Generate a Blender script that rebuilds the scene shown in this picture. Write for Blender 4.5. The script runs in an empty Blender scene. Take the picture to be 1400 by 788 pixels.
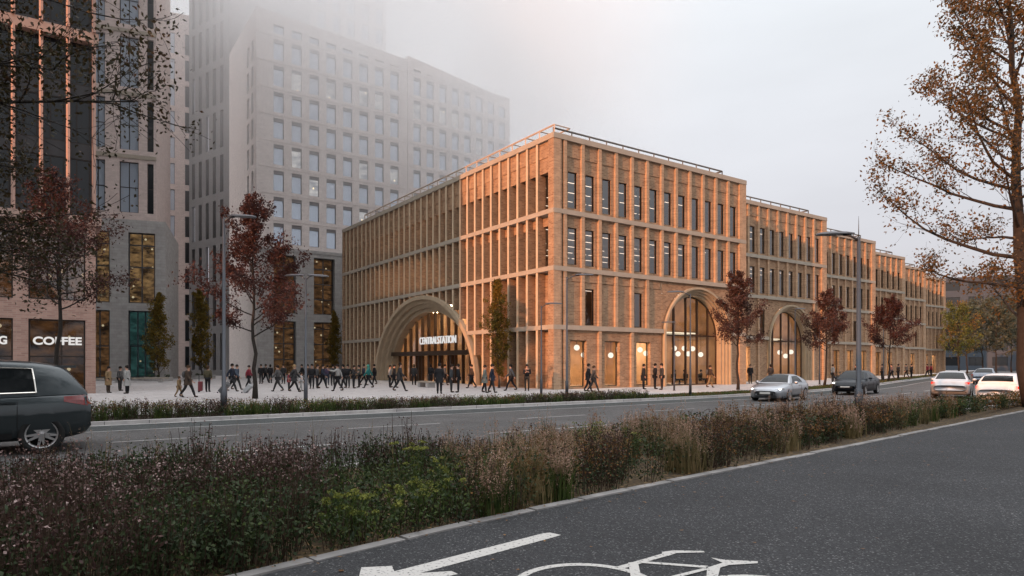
import bpy, bmesh, math, random
import numpy as np
from mathutils import Vector, Matrix
R = math.radians
scene = bpy.context.scene
COL = scene.collection

# ------------------------------------------------------------------ camera, sky, sun, exposure
FPX, HOR, CX = 901.0, 497.0, 700.0          # focal length, horizon row and centre column of the 1400x788 photograph
EYE = 1.8
cam_d = bpy.data.cameras.new('camera')
cam = bpy.data.objects.new('camera', cam_d); COL.objects.link(cam)
cam.location = (0, 0, EYE); cam.rotation_euler = (R(90), 0, 0)
cam_d.sensor_width = 36.0; cam_d.lens = 36.0*FPX/1400
cam_d.shift_y = (HOR-394)/1400
cam_d.clip_end = 4000
scene.camera = cam

SUN_EL, SUN_H = 11.0, (-0.6687, -0.7435)       # elevation and horizontal direction to the sun
sun_vec = Vector((SUN_H[0]*math.cos(R(SUN_EL)), SUN_H[1]*math.cos(R(SUN_EL)), math.sin(R(SUN_EL)))).normalized()
sd = bpy.data.lights.new('sun', 'SUN'); sd.energy = 5.0; sd.angle = R(0.5); sd.color = (1.0, 0.415, 0.175)
so = bpy.data.objects.new('sun', sd); COL.objects.link(so)
so.rotation_euler = sun_vec.to_track_quat('Z', 'Y').to_euler(); so.location = (-40, -50, 60)

world = bpy.data.worlds.new('World'); scene.world = world; world.use_nodes = True
wn, wl = world.node_tree.nodes, world.node_tree.links
wn.clear()
wo = wn.new('ShaderNodeOutputWorld'); bg = wn.new('ShaderNodeBackground'); sky = wn.new('ShaderNodeTexSky')
sky.sky_type = 'NISHITA'; sky.sun_disc = False; sky.sun_elevation = R(SUN_EL)
sky.sun_rotation = math.atan2(SUN_H[0], SUN_H[1]); sky.dust_density = 3.0; sky.air_density = 1.0; sky.ozone_density = 1.5
# thin overcast veil over the clear sky: near white overhead, mauve grey at the horizon
tc = wn.new('ShaderNodeTexCoord'); sx = wn.new('ShaderNodeSeparateXYZ'); wl.new(tc.outputs['Generated'], sx.inputs[0])
ramp = wn.new('ShaderNodeValToRGB'); wl.new(sx.outputs['Z'], ramp.inputs[0])
cr = ramp.color_ramp
cr.elements[0].position = 0.0; cr.elements[0].color = (6.3, 5.85, 6.25, 1)
cr.elements[1].position = 1.0; cr.elements[1].color = (32, 32.5, 33.5, 1)
e = cr.elements.new(0.74); e.color = (17, 17.4, 18.2, 1)
e = cr.elements.new(0.56); e.color = (10.4, 10.7, 11.2, 1)
e = cr.elements.new(0.16); e.color = (8.0, 7.85, 8.3, 1)
e = cr.elements.new(0.45); e.color = (10.0, 10.3, 10.7, 1)
nz = wn.new('ShaderNodeTexNoise'); nz.inputs['Scale'].default_value = 2.2; nz.inputs['Detail'].default_value = 5
mp = wn.new('ShaderNodeMapping'); mp.inputs['Scale'].default_value = (1, 1, 3.5)
wl.new(tc.outputs['Generated'], mp.inputs[0]); wl.new(mp.outputs[0], nz.inputs['Vector'])
mr = wn.new('ShaderNodeMapRange'); mr.inputs['From Min'].default_value = .3; mr.inputs['From Max'].default_value = .7
mr.inputs['To Min'].default_value = .94; mr.inputs['To Max'].default_value = 1.05
wl.new(nz.outputs['Fac'], mr.inputs['Value'])
vm = wn.new('ShaderNodeVectorMath'); vm.operation = 'SCALE'; wl.new(ramp.outputs[0], vm.inputs[0]); wl.new(mr.outputs[0], vm.inputs['Scale'])
mx = wn.new('ShaderNodeMix'); mx.data_type = 'RGBA'; mx.inputs[0].default_value = 0.86
wl.new(sky.outputs[0], mx.inputs[6]); wl.new(vm.outputs[0], mx.inputs[7])
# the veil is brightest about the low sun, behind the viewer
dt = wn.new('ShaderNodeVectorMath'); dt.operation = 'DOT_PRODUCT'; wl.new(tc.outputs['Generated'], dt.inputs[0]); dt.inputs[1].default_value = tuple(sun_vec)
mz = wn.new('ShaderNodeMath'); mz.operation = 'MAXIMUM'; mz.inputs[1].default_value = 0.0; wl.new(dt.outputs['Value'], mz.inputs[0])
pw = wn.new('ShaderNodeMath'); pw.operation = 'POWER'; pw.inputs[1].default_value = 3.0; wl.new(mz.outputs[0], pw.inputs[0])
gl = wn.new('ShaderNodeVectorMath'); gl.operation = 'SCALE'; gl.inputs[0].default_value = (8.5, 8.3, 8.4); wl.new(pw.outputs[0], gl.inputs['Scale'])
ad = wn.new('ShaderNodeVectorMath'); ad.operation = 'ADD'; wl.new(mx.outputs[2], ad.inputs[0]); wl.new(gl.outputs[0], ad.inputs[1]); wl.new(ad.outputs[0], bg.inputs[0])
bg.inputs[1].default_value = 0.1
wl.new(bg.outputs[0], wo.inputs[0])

vs = scene.view_settings
vs.view_transform = 'Standard'; vs.look = 'None'; vs.gamma = 1.0; vs.use_curve_mapping = False
vs.exposure = 0.0
cy = scene.cycles
cy.use_denoising = True; cy.use_adaptive_sampling = True; cy.adaptive_threshold = 0.02
cy.max_bounces = 36; cy.diffuse_bounces = 2; cy.glossy_bounces = 3; cy.transmission_bounces = 4
cy.transparent_max_bounces = 12; cy.volume_bounces = 32; cy.caustics_reflective = False; cy.caustics_refractive = False
cy.sample_clamp_indirect = 4.0

# ------------------------------------------------------------------ frames
TX, TY = 0.8218, 0.5697                       # along the street front of the station
C0 = (2.85, 45.0)                             # the corner of the station
ANG = math.atan2(TY, TX)
def W(t, s): return (C0[0]+TX*t-TY*s, C0[1]+TY*t+TX*s)
def G(u, v, z=0.0):                           # where the sight line through a point of the photograph meets the ground
    Y = FPX*(EYE-z)/(v-HOR)
    return ((u-CX)/FPX*Y, Y, z)

# ------------------------------------------------------------------ materials
MATS = {}
def nodes_of(m):
    m.use_nodes = True
    return m.node_tree.nodes, m.node_tree.links
def pbsdf(m): return m.node_tree.nodes['Principled BSDF']
def plain(name, col, rough=.7, metal=0.0, var=.0, scale=4.0, spec=.3, bump=0.0, detail=4, emit=None, es=0.0, coat=0.0):
    if name in MATS: return MATS[name]
    m = bpy.data.materials.new(name); n, l = nodes_of(m); b = pbsdf(m)
    b.inputs['Base Color'].default_value = (*col, 1); b.inputs['Roughness'].default_value = rough
    b.inputs['Metallic'].default_value = metal; b.inputs['Specular IOR Level'].default_value = spec
    b.inputs['Coat Weight'].default_value = coat
    if coat: b.inputs['Coat Roughness'].default_value = .06
    if emit:
        b.inputs['Emission Color'].default_value = (*emit, 1); b.inputs['Emission Strength'].default_value = es
    if var or bump:
        t = n.new('ShaderNodeTexCoord'); z = n.new('ShaderNodeTexNoise'); z.inputs['Scale'].default_value = scale
        z.inputs['Detail'].default_value = detail; l.new(t.outputs['Object'], z.inputs['Vector'])
        if var:
            r = n.new('ShaderNodeMapRange'); r.inputs['From Min'].default_value = .25; r.inputs['From Max'].default_value = .75
            r.inputs['To Min'].default_value = 1-var; r.inputs['To Max'].default_value = 1+var
            l.new(z.outputs['Fac'], r.inputs['Value'])
            s = n.new('ShaderNodeVectorMath'); s.operation = 'SCALE'; s.inputs[0].default_value = col
            l.new(r.outputs[0], s.inputs['Scale']); l.new(s.outputs[0], b.inputs['Base Color'])
        if bump:
            bp = n.new('ShaderNodeBump'); bp.inputs['Strength'].default_value = bump; bp.inputs['Distance'].default_value = .02
            l.new(z.outputs['Fac'], bp.inputs['Height']); l.new(bp.outputs[0], b.inputs['Normal'])
    MATS[name] = m; return m
def brick(name, c1, c2, mortar, bw=.30, bh=.10, ms=.014, var=.2, bump=.35, flat=False, rough=.85):
    m = bpy.data.materials.new(name); n, l = nodes_of(m); b = pbsdf(m)
    b.inputs['Roughness'].default_value = rough; b.inputs['Specular IOR Level'].default_value = .2
    t = n.new('ShaderNodeTexCoord'); s = n.new('ShaderNodeSeparateXYZ'); l.new(t.outputs['Object'], s.inputs[0])
    c = n.new('ShaderNodeCombineXYZ')
    if flat:
        l.new(s.outputs['X'], c.inputs[0]); l.new(s.outputs['Y'], c.inputs[1])
    else:
        a = n.new('ShaderNodeMath'); a.operation = 'ADD'; l.new(s.outputs['X'], a.inputs[0]); l.new(s.outputs['Y'], a.inputs[1])
        l.new(a.outputs[0], c.inputs[0]); l.new(s.outputs['Z'], c.inputs[1])
    br = n.new('ShaderNodeTexBrick'); l.new(c.outputs[0], br.inputs['Vector'])
    br.inputs['Color1'].default_value = (*c1, 1); br.inputs['Color2'].default_value = (*c2, 1); br.inputs['Mortar'].default_value = (*mortar, 1)
    br.inputs['Scale'].default_value = 1.0; br.inputs['Brick Width'].default_value = bw; br.inputs['Row Height'].default_value = bh
    br.inputs['Mortar Size'].default_value = ms; br.inputs['Bias'].default_value = 0.0
    z = n.new('ShaderNodeTexNoise'); z.inputs['Scale'].default_value = 1.7; z.inputs['Detail'].default_value = 7; z.inputs['Roughness'].default_value = .7
    l.new(t.outputs['Object'], z.inputs['Vector'])
    r = n.new('ShaderNodeMapRange'); r.inputs['From Min'].default_value = .3; r.inputs['From Max'].default_value = .7
    r.inputs['To Min'].default_value = 1-var; r.inputs['To Max'].default_value = 1+var; l.new(z.outputs['Fac'], r.inputs['Value'])
    sc = n.new('ShaderNodeVectorMath'); sc.operation = 'SCALE'; l.new(br.outputs['Color'], sc.inputs[0]); l.new(r.outputs[0], sc.inputs['Scale'])
    l.new(sc.outputs[0], b.inputs['Base Color'])
    if bump:
        bp = n.new('ShaderNodeBump'); bp.inputs['Strength'].default_value = bump; bp.inputs['Distance'].default_value = .012; bp.invert = True
        l.new(br.outputs['Fac'], bp.inputs['Height']); l.new(bp.outputs[0], b.inputs['Normal'])
    MATS[name] = m; return m
def leaf(name, cols, scale=9.0, trans=.3, rough=.6):
    m = bpy.data.materials.new(name); n, l = nodes_of(m); b = pbsdf(m)
    b.inputs['Roughness'].default_value = rough; b.inputs['Specular IOR Level'].default_value = .25
    t = n.new('ShaderNodeTexCoord'); z = n.new('ShaderNodeTexNoise'); z.inputs['Scale'].default_value = scale; z.inputs['Detail'].default_value = 3
    l.new(t.outputs['Object'], z.inputs['Vector'])
    rp = n.new('ShaderNodeValToRGB'); l.new(z.outputs['Fac'], rp.inputs[0]); e = rp.color_ramp.elements
    k = len(cols)
    e[0].position = .32; e[0].color = (*cols[0], 1); e[1].position = .68; e[1].color = (*cols[-1], 1)
    for i in range(1, k-1):
        q = e.new(.32+.36*i/(k-1)); q.color = (*cols[i], 1)
    l.new(rp.outputs[0], b.inputs['Base Color'])
    tr = n.new('ShaderNodeBsdfTranslucent'); l.new(rp.outputs[0], tr.inputs[0])
    mixs = n.new('ShaderNodeMixShader'); mixs.inputs[0].default_value = trans
    l.new(b.outputs[0], mixs.inputs[1]); l.new(tr.outputs[0], mixs.inputs[2])
    l.new(mixs.outputs[0], n['Material Output'].inputs[0])
    MATS[name] = m; return m
def glass(name, tint=(.75, .8, .8), through=.75, rough=.02, spec_col=(1, 1, 1), base=.06):
    m = bpy.data.materials.new(name); n, l = nodes_of(m)
    n.remove(pbsdf(m))
    tr = n.new('ShaderNodeBsdfTransparent'); tr.inputs[0].default_value = (*[c*through for c in tint], 1)
    gl = n.new('ShaderNodeBsdfGlossy'); gl.inputs['Roughness'].default_value = rough; gl.inputs[0].default_value = (*spec_col, 1)
    fr = n.new('ShaderNodeLayerWeight'); fr.inputs[0].default_value = .5
    pw = n.new('ShaderNodeMath'); pw.operation = 'POWER'; pw.inputs[1].default_value = 4.0; l.new(fr.outputs['Facing'], pw.inputs[0])
    ad = n.new('ShaderNodeMath'); ad.operation = 'ADD'; ad.inputs[1].default_value = base; ad.use_clamp = True
    l.new(pw.outputs[0], ad.inputs[0])
    mi = n.new('ShaderNodeMixShader'); l.new(ad.outputs[0], mi.inputs[0]); l.new(tr.outputs[0], mi.inputs[1]); l.new(gl.outputs[0], mi.inputs[2])
    l.new(mi.outputs[0], n['Material Output'].inputs[0])
    MATS[name] = m; return m
def glow(name, col, strength):
    m = bpy.data.materials.new(name); n, l = nodes_of(m); n.remove(pbsdf(m))
    em = n.new('ShaderNodeEmission'); em.inputs[0].default_value = (*col, 1); em.inputs[1].default_value = strength
    l.new(em.outputs[0], n['Material Output'].inputs[0]); MATS[name] = m; return m
def glow_mottled(name, c1, c2, strength, scale=(.9, .9, 2.0)):
    # a lit room seen through a window: shelves and walls as soft bright and dark areas, with small lamps
    m = bpy.data.materials.new(name); n, l = nodes_of(m); n.remove(pbsdf(m))
    t = n.new('ShaderNodeTexCoord'); mpn = n.new('ShaderNodeMapping'); mpn.inputs['Scale'].default_value = scale; l.new(t.outputs['Object'], mpn.inputs[0])
    z = n.new('ShaderNodeTexNoise'); z.inputs['Scale'].default_value = 1.1; z.inputs['Detail'].default_value = 7; z.inputs['Roughness'].default_value = .65; l.new(mpn.outputs[0], z.inputs['Vector'])
    rp = n.new('ShaderNodeValToRGB'); l.new(z.outputs['Fac'], rp.inputs[0])
    rp.color_ramp.elements[0].position = .38; rp.color_ramp.elements[0].color = (*c1, 1); rp.color_ramp.elements[1].position = .66; rp.color_ramp.elements[1].color = (*c2, 1)
    v = n.new('ShaderNodeTexVoronoi'); v.inputs['Scale'].default_value = 1.1; l.new(t.outputs['Object'], v.inputs['Vector'])
    lt = n.new('ShaderNodeMath'); lt.operation = 'LESS_THAN'; lt.inputs[1].default_value = .13; l.new(v.outputs['Distance'], lt.inputs[0])
    mi = n.new('ShaderNodeMix'); mi.data_type = 'RGBA'; l.new(lt.outputs[0], mi.inputs[0]); l.new(rp.outputs[0], mi.inputs[6]); mi.inputs[7].default_value = (1.6, 1.25, .8, 1)
    em = n.new('ShaderNodeEmission'); em.inputs[1].default_value = strength; l.new(mi.outputs[2], em.inputs[0])
    l.new(em.outputs[0], n['Material Output'].inputs[0]); MATS[name] = m; return m

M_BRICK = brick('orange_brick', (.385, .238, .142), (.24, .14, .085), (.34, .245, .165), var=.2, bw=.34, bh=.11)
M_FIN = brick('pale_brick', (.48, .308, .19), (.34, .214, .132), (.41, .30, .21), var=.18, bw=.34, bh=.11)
M_STONE = plain('pale_stone', (.36, .31, .25), .8, var=.10, scale=1.2)
M_ARCH = plain('arch_stone', (.385, .30, .205), .8, var=.12, scale=1.5)
M_RED = brick('pink_brick', (.40, .255, .205), (.30, .18, .145), (.36, .275, .235), bw=.4, bh=.11, ms=.012, var=.15)
M_GREYST = brick('grey_stone_cladding', (.40, .385, .37), (.34, .325, .31), (.30, .29, .275), bw=.9, bh=.30, ms=.012, var=.15, bump=.15)
M_TOWER = brick('tower_brick', (.70, .64, .605), (.62, .56, .53), (.62, .57, .54), bw=.5, bh=.15, ms=.012, var=.10, bump=.1)
M_TOWERP = brick('tower_pink_brick', (.62, .51, .47), (.54, .44, .40), (.55, .47, .44), bw=.5, bh=.15, ms=.012, var=.10, bump=.1)
M_DARKT = plain('dark_cladding', (.15, .146, .145), .7, var=.12, scale=.4)
M_FRAME = plain('dark_metal_frame', (.035, .028, .024), .45, metal=.3)
M_MULL = plain('bronze_mullion', (.06, .035, .022), .4, metal=.4)
M_GREYM = plain('grey_metal', (.07, .075, .085), .45, metal=.5)
M_RAILD = plain('rail_metal', (.14, .13, .12), .55)
M_RAILP = plain('pale_rail', (.50, .40, .33), .7)
M_GLASS = glass('clear_glass')
M_GLASSD = glass('tinted_glass', (.90, .80, .72), .78, base=.15)
M_SKYGL = plain('painted_sky_glass', (.50, .57, .66), .08, metal=.4, spec=.5)  # pale blue base colour stands in for reflected sky
M_DARKGL = plain('dark_glass', (.018, .021, .024), .05, metal=0.0, spec=.35)
M_LOUVRE = plain('louvre_panel', (.19, .18, .18), .6)
M_INT = plain('interior_plaster', (.42, .30, .22), .8, var=.15, scale=.6)
M_WOOD = plain('interior_timber', (.50, .31, .18), .6, var=.3, scale=1.0)
M_SLAB = plain('concrete_slab', (.35, .33, .31), .8)
M_ROOF = plain('roof_felt', (.12, .12, .12), .9, var=.1)
M_TUBE = glow('lamp_tube_white', (1, .86, .72), 2.6)
M_GLOBE = glow('globe_lamp_white', (1, .84, .68), 2.2)
M_CEIL = glow('ceiling_light_warm', (1, .70, .44), 42.0)
M_CEILB = glow('ceiling_strip_bright', (1, .80, .58), 2.2)
M_SIGN = glow('sign_white', (1, .97, .95), .75)
M_AMBER = glow_mottled('amber_room', (.06, .035, .022), (.72, .41, .18), .55)
M_AMBERD = glow_mottled('dim_amber_room', (.03, .02, .015), (.40, .19, .08), .5)
M_TEAL = glow_mottled('teal_room', (.02, .04, .04), (.10, .27, .25), .38)
M_CAFE = glow_mottled('cafe_room', (.015, .012, .014), (.30, .13, .05), .5, (.7, .7, 1.6))
M_WHITEL = glow('lit_room_white', (.95, .92, 1.0), .75)
M_LITWIN = glow_mottled('lit_office_window', (.22, .23, .26), (.62, .60, .58), .9, (.6, .6, 1.4))

# ------------------------------------------------------------------ mesh builder
class MB:
    def __init__(s): s.v = []; s.f = []; s.m = []
    def quad(s, a, b, c, d, m=0):
        n = len(s.v); s.v += [a, b, c, d]; s.f.append((n, n+1, n+2, n+3)); s.m.append(m)
    def poly(s, pts, m=0):
        n = len(s.v); s.v += list(pts); s.f.append(tuple(range(n, n+len(pts)))); s.m.append(m)
    def box(s, x0, x1, y0, y1, z0, z1, m=0, T=None):
        n = len(s.v)
        p = [(x0, y0, z0), (x1, y0, z0), (x1, y1, z0), (x0, y1, z0), (x0, y0, z1), (x1, y0, z1), (x1, y1, z1), (x0, y1, z1)]
        if T: p = [tuple(T @ Vector(q)) for q in p]
        s.v += p
        for q in ((3, 2, 1, 0), (4, 5, 6, 7), (0, 1, 5, 4), (1, 2, 6, 5), (2, 3, 7, 6), (3, 0, 4, 7)):
            s.f.append(tuple(n+i for i in q)); s.m.append(m)
    def prism(s, pts, z0, z1, m=0):               # plan polygon extruded up
        n = len(s.v); k = len(pts)
        s.v += [(p[0], p[1], z0) for p in pts]+[(p[0], p[1], z1) for p in pts]
        s.f.append(tuple(n+k+i for i in range(k))); s.m.append(m)
        s.f.append(tuple(n+i for i in reversed(range(k)))); s.m.append(m)
        for i in range(k):
            j = (i+1) % k; s.f.append((n+i, n+j, n+k+j, n+k+i)); s.m.append(m)
    def tube(s, pts, rad, sides=6, m=0, cap=True):
        pts = [Vector(p) for p in pts]; k = len(pts)
        if not hasattr(rad, '__len__'): rad = [rad]*k
        n = len(s.v); ref = None
        for i, p in enumerate(pts):
            d = (pts[min(i+1, k-1)]-pts[max(i-1, 0)])
            d = d.normalized() if d.length > 1e-9 else Vector((0, 0, 1))
            if ref is None: ref = Vector((1, 0, 0)) if abs(d.x) < .8 else Vector((0, 1, 0))
            a = d.cross(ref); a = a.normalized() if a.length > 1e-6 else d.orthogonal().normalized()
            b = d.cross(a); ref = a.cross(d) if False else ref
            for j in range(sides):
                w = 2*math.pi*j/sides; q = p+(a*math.cos(w)+b*math.sin(w))*rad[i]; s.v.append((q.x, q.y, q.z))
        for i in range(k-1):
            for j in range(sides):
                j2 = (j+1) % sides
                s.f.append((n+i*sides+j, n+i*sides+j2, n+(i+1)*sides+j2, n+(i+1)*sides+j)); s.m.append(m)
        if cap:
            s.f.append(tuple(n+j for j in reversed(range(sides)))); s.m.append(m)
            s.f.append(tuple(n+(k-1)*sides+j for j in range(sides))); s.m.append(m)
    def lathe(s, prof, sides=16, m=0, T=None):      # profile (r, z) turned about z
        n = len(s.v); k = len(prof)
        for r, z in prof:
            for j in range(sides):
                w = 2*math.pi*j/sides; q = Vector((r*math.cos(w), r*math.sin(w), z))
                if T: q = T @ q
                s.v.append(tuple(q))
        for i in range(k-1):
            for j in range(sides):
                j2 = (j+1) % sides
                s.f.append((n+i*sides+j, n+i*sides+j2, n+(i+1)*sides+j2, n+(i+1)*sides+j)); s.m.append(m)
    def ball(s, c, r, seg=12, rings=8, m=0, sc=(1, 1, 1)):
        n = len(s.v)
        for i in range(rings+1):
            a = math.pi*i/rings
            for j in range(seg):
                w = 2*math.pi*j/seg
                s.v.append((c[0]+r*sc[0]*math.sin(a)*math.cos(w), c[1]+r*sc[1]*math.sin(a)*math.sin(w), c[2]+r*sc[2]*math.cos(a)))
        for i in range(rings):
            for j in range(seg):
                j2 = (j+1) % seg
                s.f.append((n+i*seg+j, n+(i+1)*seg+j, n+(i+1)*seg+j2, n+i*seg+j2)); s.m.append(m)
    def build(s, name, mats, parent=None, loc=None, rotz=0.0, smooth=False):
        me = bpy.data.meshes.new(name); me.from_pydata(s.v, [], s.f)
        if not isinstance(mats, (list, tuple)): mats = [mats]
        for q in mats: me.materials.append(q)
        if len(mats) > 1: me.polygons.foreach_set('material_index', s.m)
        if smooth: me.polygons.foreach_set('use_smooth', [True]*len(s.f))
        me.update()
        o = bpy.data.objects.new(name, me); COL.objects.link(o)
        if parent: o.parent = parent
        if loc: o.location = loc
        o.rotation_euler = (0, 0, rotz)
        return o
def tag(o, label=None, cat=None, group=None, kind=None):
    if label: o['label'] = label
    if cat: o['category'] = cat
    if group: o['group'] = group
    if kind: o['kind'] = kind
    return o
def empty(name, loc, rotz=0.0, label=None, cat=None, group=None):
    o = bpy.data.objects.new(name, None); COL.objects.link(o); o.location = loc; o.rotation_euler = (0, 0, rotz)
    o.empty_display_size = .3
    return tag(o, label, cat, group)
def np_mesh(name, V, F, mats, mi=None, parent=None, smooth=False):
    # V (n,3), F (k,4) quads as numpy arrays
    me = bpy.data.meshes.new(name); V = np.asarray(V, np.float32); F = np.asarray(F, np.int32)
    me.vertices.add(len(V)); me.vertices.foreach_set('co', V.ravel())
    me.loops.add(F.size); me.loops.foreach_set('vertex_index', F.ravel())
    me.polygons.add(len(F)); me.polygons.foreach_set('loop_start', np.arange(0, F.size, F.shape[1], dtype=np.int32))
    if not isinstance(mats, (list, tuple)): mats = [mats]
    for q in mats: me.materials.append(q)
    if mi is not None: me.polygons.foreach_set('material_index', np.asarray(mi, np.int32))
    me.update(calc_edges=True)
    o = bpy.data.objects.new(name, me); COL.objects.link(o)
    if parent: o.parent = parent
    return o
def copy_tree(o, parent=None):
    c = o.copy(); COL.objects.link(c)
    if parent: c.parent = parent
    for ch in list(o.children): copy_tree(ch, c)
    return c
def smooth_path(pts, n=12):
    P = [np.array(p, float) for p in pts]; P = [2*P[0]-P[1]]+P+[2*P[-1]-P[-2]]; out = []
    for i in range(1, len(P)-2):
        for k in range(n):
            t = k/n
            out.append(.5*((2*P[i])+(-P[i-1]+P[i+1])*t+(2*P[i-1]-5*P[i]+4*P[i+1]-P[i+2])*t*t+(-P[i-1]+3*P[i]-3*P[i+1]+P[i+2])*t**3))
    out.append(P[-2]); return out
# ------------------------------------------------------------------ ground, road, paving
def speckle(name, c_dark, c_mid, c_light, amount=.12, scale=70, rough=.9, wet=0.0):
    m = bpy.data.materials.new(name); n, l = nodes_of(m); b = pbsdf(m)
    t = n.new('ShaderNodeTexCoord')
    v = n.new('ShaderNodeTexVoronoi'); v.inputs['Scale'].default_value = scale; l.new(t.outputs['Object'], v.inputs['Vector'])
    hs = n.new('ShaderNodeSeparateColor'); l.new(v.outputs['Color'], hs.inputs[0])
    rp = n.new('ShaderNodeValToRGB'); l.new(hs.outputs[0], rp.inputs[0]); e = rp.color_ramp.elements
    e[0].position = 0; e[0].color = (*c_dark, 1); e[1].position = 1; e[1].color = (*c_light, 1)
    q = e.new(1-amount); q.color = (*c_mid, 1)
    z = n.new('ShaderNodeTexNoise'); z.inputs['Scale'].default_value = .55; z.inputs['Detail'].default_value = 6; l.new(t.outputs['Object'], z.inputs['Vector'])
    r = n.new('ShaderNodeMapRange'); r.inputs['From Min'].default_value = .3; r.inputs['From Max'].default_value = .7; r.inputs['To Min'].default_value = .82; r.inputs['To Max'].default_value = 1.18
    l.new(z.outputs['Fac'], r.inputs['Value'])
    s = n.new('ShaderNodeVectorMath'); s.operation = 'SCALE'; l.new(rp.outputs[0], s.inputs[0]); l.new(r.outputs[0], s.inputs['Scale'])
    l.new(s.outputs[0], b.inputs['Base Color'])
    b.inputs['Roughness'].default_value = rough; b.inputs['Specular IOR Level'].default_value = .3
    bp = n.new('ShaderNodeBump'); bp.inputs['Strength'].default_value = .5; bp.inputs['Distance'].default_value = .006
    l.new(v.outputs['Distance'], bp.inputs['Height']); l.new(bp.outputs[0], b.inputs['Normal'])
    return m
M_ASPH = speckle('bike_path_asphalt', (.016, .0165, .018), (.042, .0425, .045), (.15, .15, .15), .08, 70)
M_ROAD = speckle('road_asphalt', (.058, .056, .055), (.088, .084, .083), (.14, .135, .132), .2, 30)
M_ROADD = speckle('cycle_lane_asphalt', (.035, .040, .040), (.058, .063, .063), (.10, .105, .105), .2, 30)
M_PAVE = brick('pale_paving', (.48, .452, .442), (.40, .377, .37), (.30, .282, .278), bw=.62, bh=.31, ms=.012, var=.14, bump=.1, flat=True, rough=.75)
M_PAVEG = brick('grey_paving', (.33, .32, .315), (.28, .27, .265), (.22, .21, .21), bw=.62, bh=.31, ms=.012, var=.14, bump=.1, flat=True, rough=.75)
M_KERB = brick('kerb_stone', (.43, .41, .395), (.33, .315, .31), (.08, .08, .08), bw=1.0, bh=40.0, ms=.008, var=.25, bump=.3, flat=True)
M_SOIL = plain('soil', (.035, .026, .018), .95, var=.4, scale=6, bump=.6)
M_MULCH = speckle('leaf_mulch', (.035, .026, .016), (.085, .058, .030), (.20, .13, .06), .18, 22)
M_GROUND = plain('ground_far', (.13, .125, .12), .95, var=.2, scale=.05)
M_GRASS = plain('lawn_base', (.06, .085, .025), .9, var=.3, scale=1.5, bump=.5)
M_PAINT = plain('road_paint', (.46, .445, .42), .75, var=.22, scale=9, bump=.1)
_n, _l = nodes_of(M_PAINT); _t = _n.new('ShaderNodeTexCoord'); _z = _n.new('ShaderNodeTexNoise'); _z.inputs['Scale'].default_value = 34; _z.inputs['Detail'].default_value = 6
_l.new(_t.outputs['Object'], _z.inputs['Vector']); _r = _n.new('ShaderNodeValToRGB'); _l.new(_z.outputs['Fac'], _r.inputs[0])
_r.color_ramp.elements[0].position = .33; _r.color_ramp.elements[0].color = (.06, .06, .06, 1); _r.color_ramp.elements[1].position = .43; _r.color_ramp.elements[1].color = (.46, .445, .42, 1)
_l.new(_r.outputs[0], pbsdf(M_PAINT).inputs['Base Color'])
M_PAINTW = plain('worn_road_paint', (.33, .325, .315), .8, var=.3, scale=5)

KERB = smooth_path([(-150, -75), (-60, -12.6), (-12.4, 20.3), (5, 32.2), (12.4, 37.6), (20, 44.2), (29, 54.0), (42, 70.5), (75, 111), (150, 200), (300, 380)], 10)
def off(path, d):                             # d > 0: towards the viewer's side of the street
    out = []
    for i, p in enumerate(path):
        a = path[max(i-1, 0)]; b = path[min(i+1, len(path)-1)]; q = b-a; q = q/np.linalg.norm(q)
        out.append(p+np.array((q[1], -q[0]))*d)
    return out
BIKE = smooth_path([(-95, -92), (-40, -34.5), (-9.5, -2.2), (-2.12, 5.63), (.68, 8.4), (5.62, 12.75), (19.1, 24.6), (45, 47.5), (110, 110), (260, 262)], 10)
def strip(name, A, B, z, mats, kind='structure', m=0, z0=None):
    b = MB()
    for i in range(len(A)-1):
        b.quad((*A[i], z), (*B[i], z), (*B[i+1], z), (*A[i+1], z))
    o = b.build(name, mats); tag(o, kind=kind); return o
def solid_strip(name, A, B, z0, z1, mats):
    b = MB()
    for i in range(len(A)-1):
        b.quad((*A[i], z1), (*B[i], z1), (*B[i+1], z1), (*A[i+1], z1))
        b.quad((*A[i], z0), (*A[i], z1), (*A[i+1], z1), (*A[i+1], z0))
        b.quad((*B[i], z0), (*B[i], z1), (*B[i+1], z1), (*B[i+1], z0))
    o = b.build(name, mats); tag(o, kind='structure'); return o
b = MB(); b.quad((-700, -700, -.16), (700, -700, -.16), (700, 900, -.16), (-700, 900, -.16)); tag(b.build('ground', M_GROUND), kind='structure')
# plaza and pavement, in the street's own directions so the slabs run with it
b = MB()
far_side = [np.array(W(t, 160)) for t in (-200, 320)]
edge_in = off(KERB, -.02)
pl = [tuple(p) for p in off(KERB, -.02)]
ca, sa = math.cos(-ANG), math.sin(-ANG)
def unrot(p): return (p[0]*ca-p[1]*sa, p[0]*sa+p[1]*ca)
q = [unrot(p) for p in off(KERB, -2.6)]
back = [(p[0], p[1]+220) for p in q]
for i in range(len(q)-1): b.quad((*q[i], 0), (*q[i+1], 0), (*back[i+1], 0), (*back[i], 0))
tag(b.build('plaza_paving', M_PAVE, rotz=ANG), kind='structure')
strip('road', KERB, off(KERB, 12.6), -.10, M_ROAD)
strip('cycle_lane', off(KERB, .28), off(KERB, 2.1), -.096, M_ROADD)
solid_strip('far_kerb', off(KERB, -.22), off(KERB, .02), -.16, .012, M_KERB)
strip('gutter', off(KERB, .02), off(KERB, .28), -.095, M_PAINTW)
strip('planting_soil', off(KERB, -2.62), off(KERB, -.20), -.012, M_SOIL)
EDGE = off(KERB, 12.6)
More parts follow.
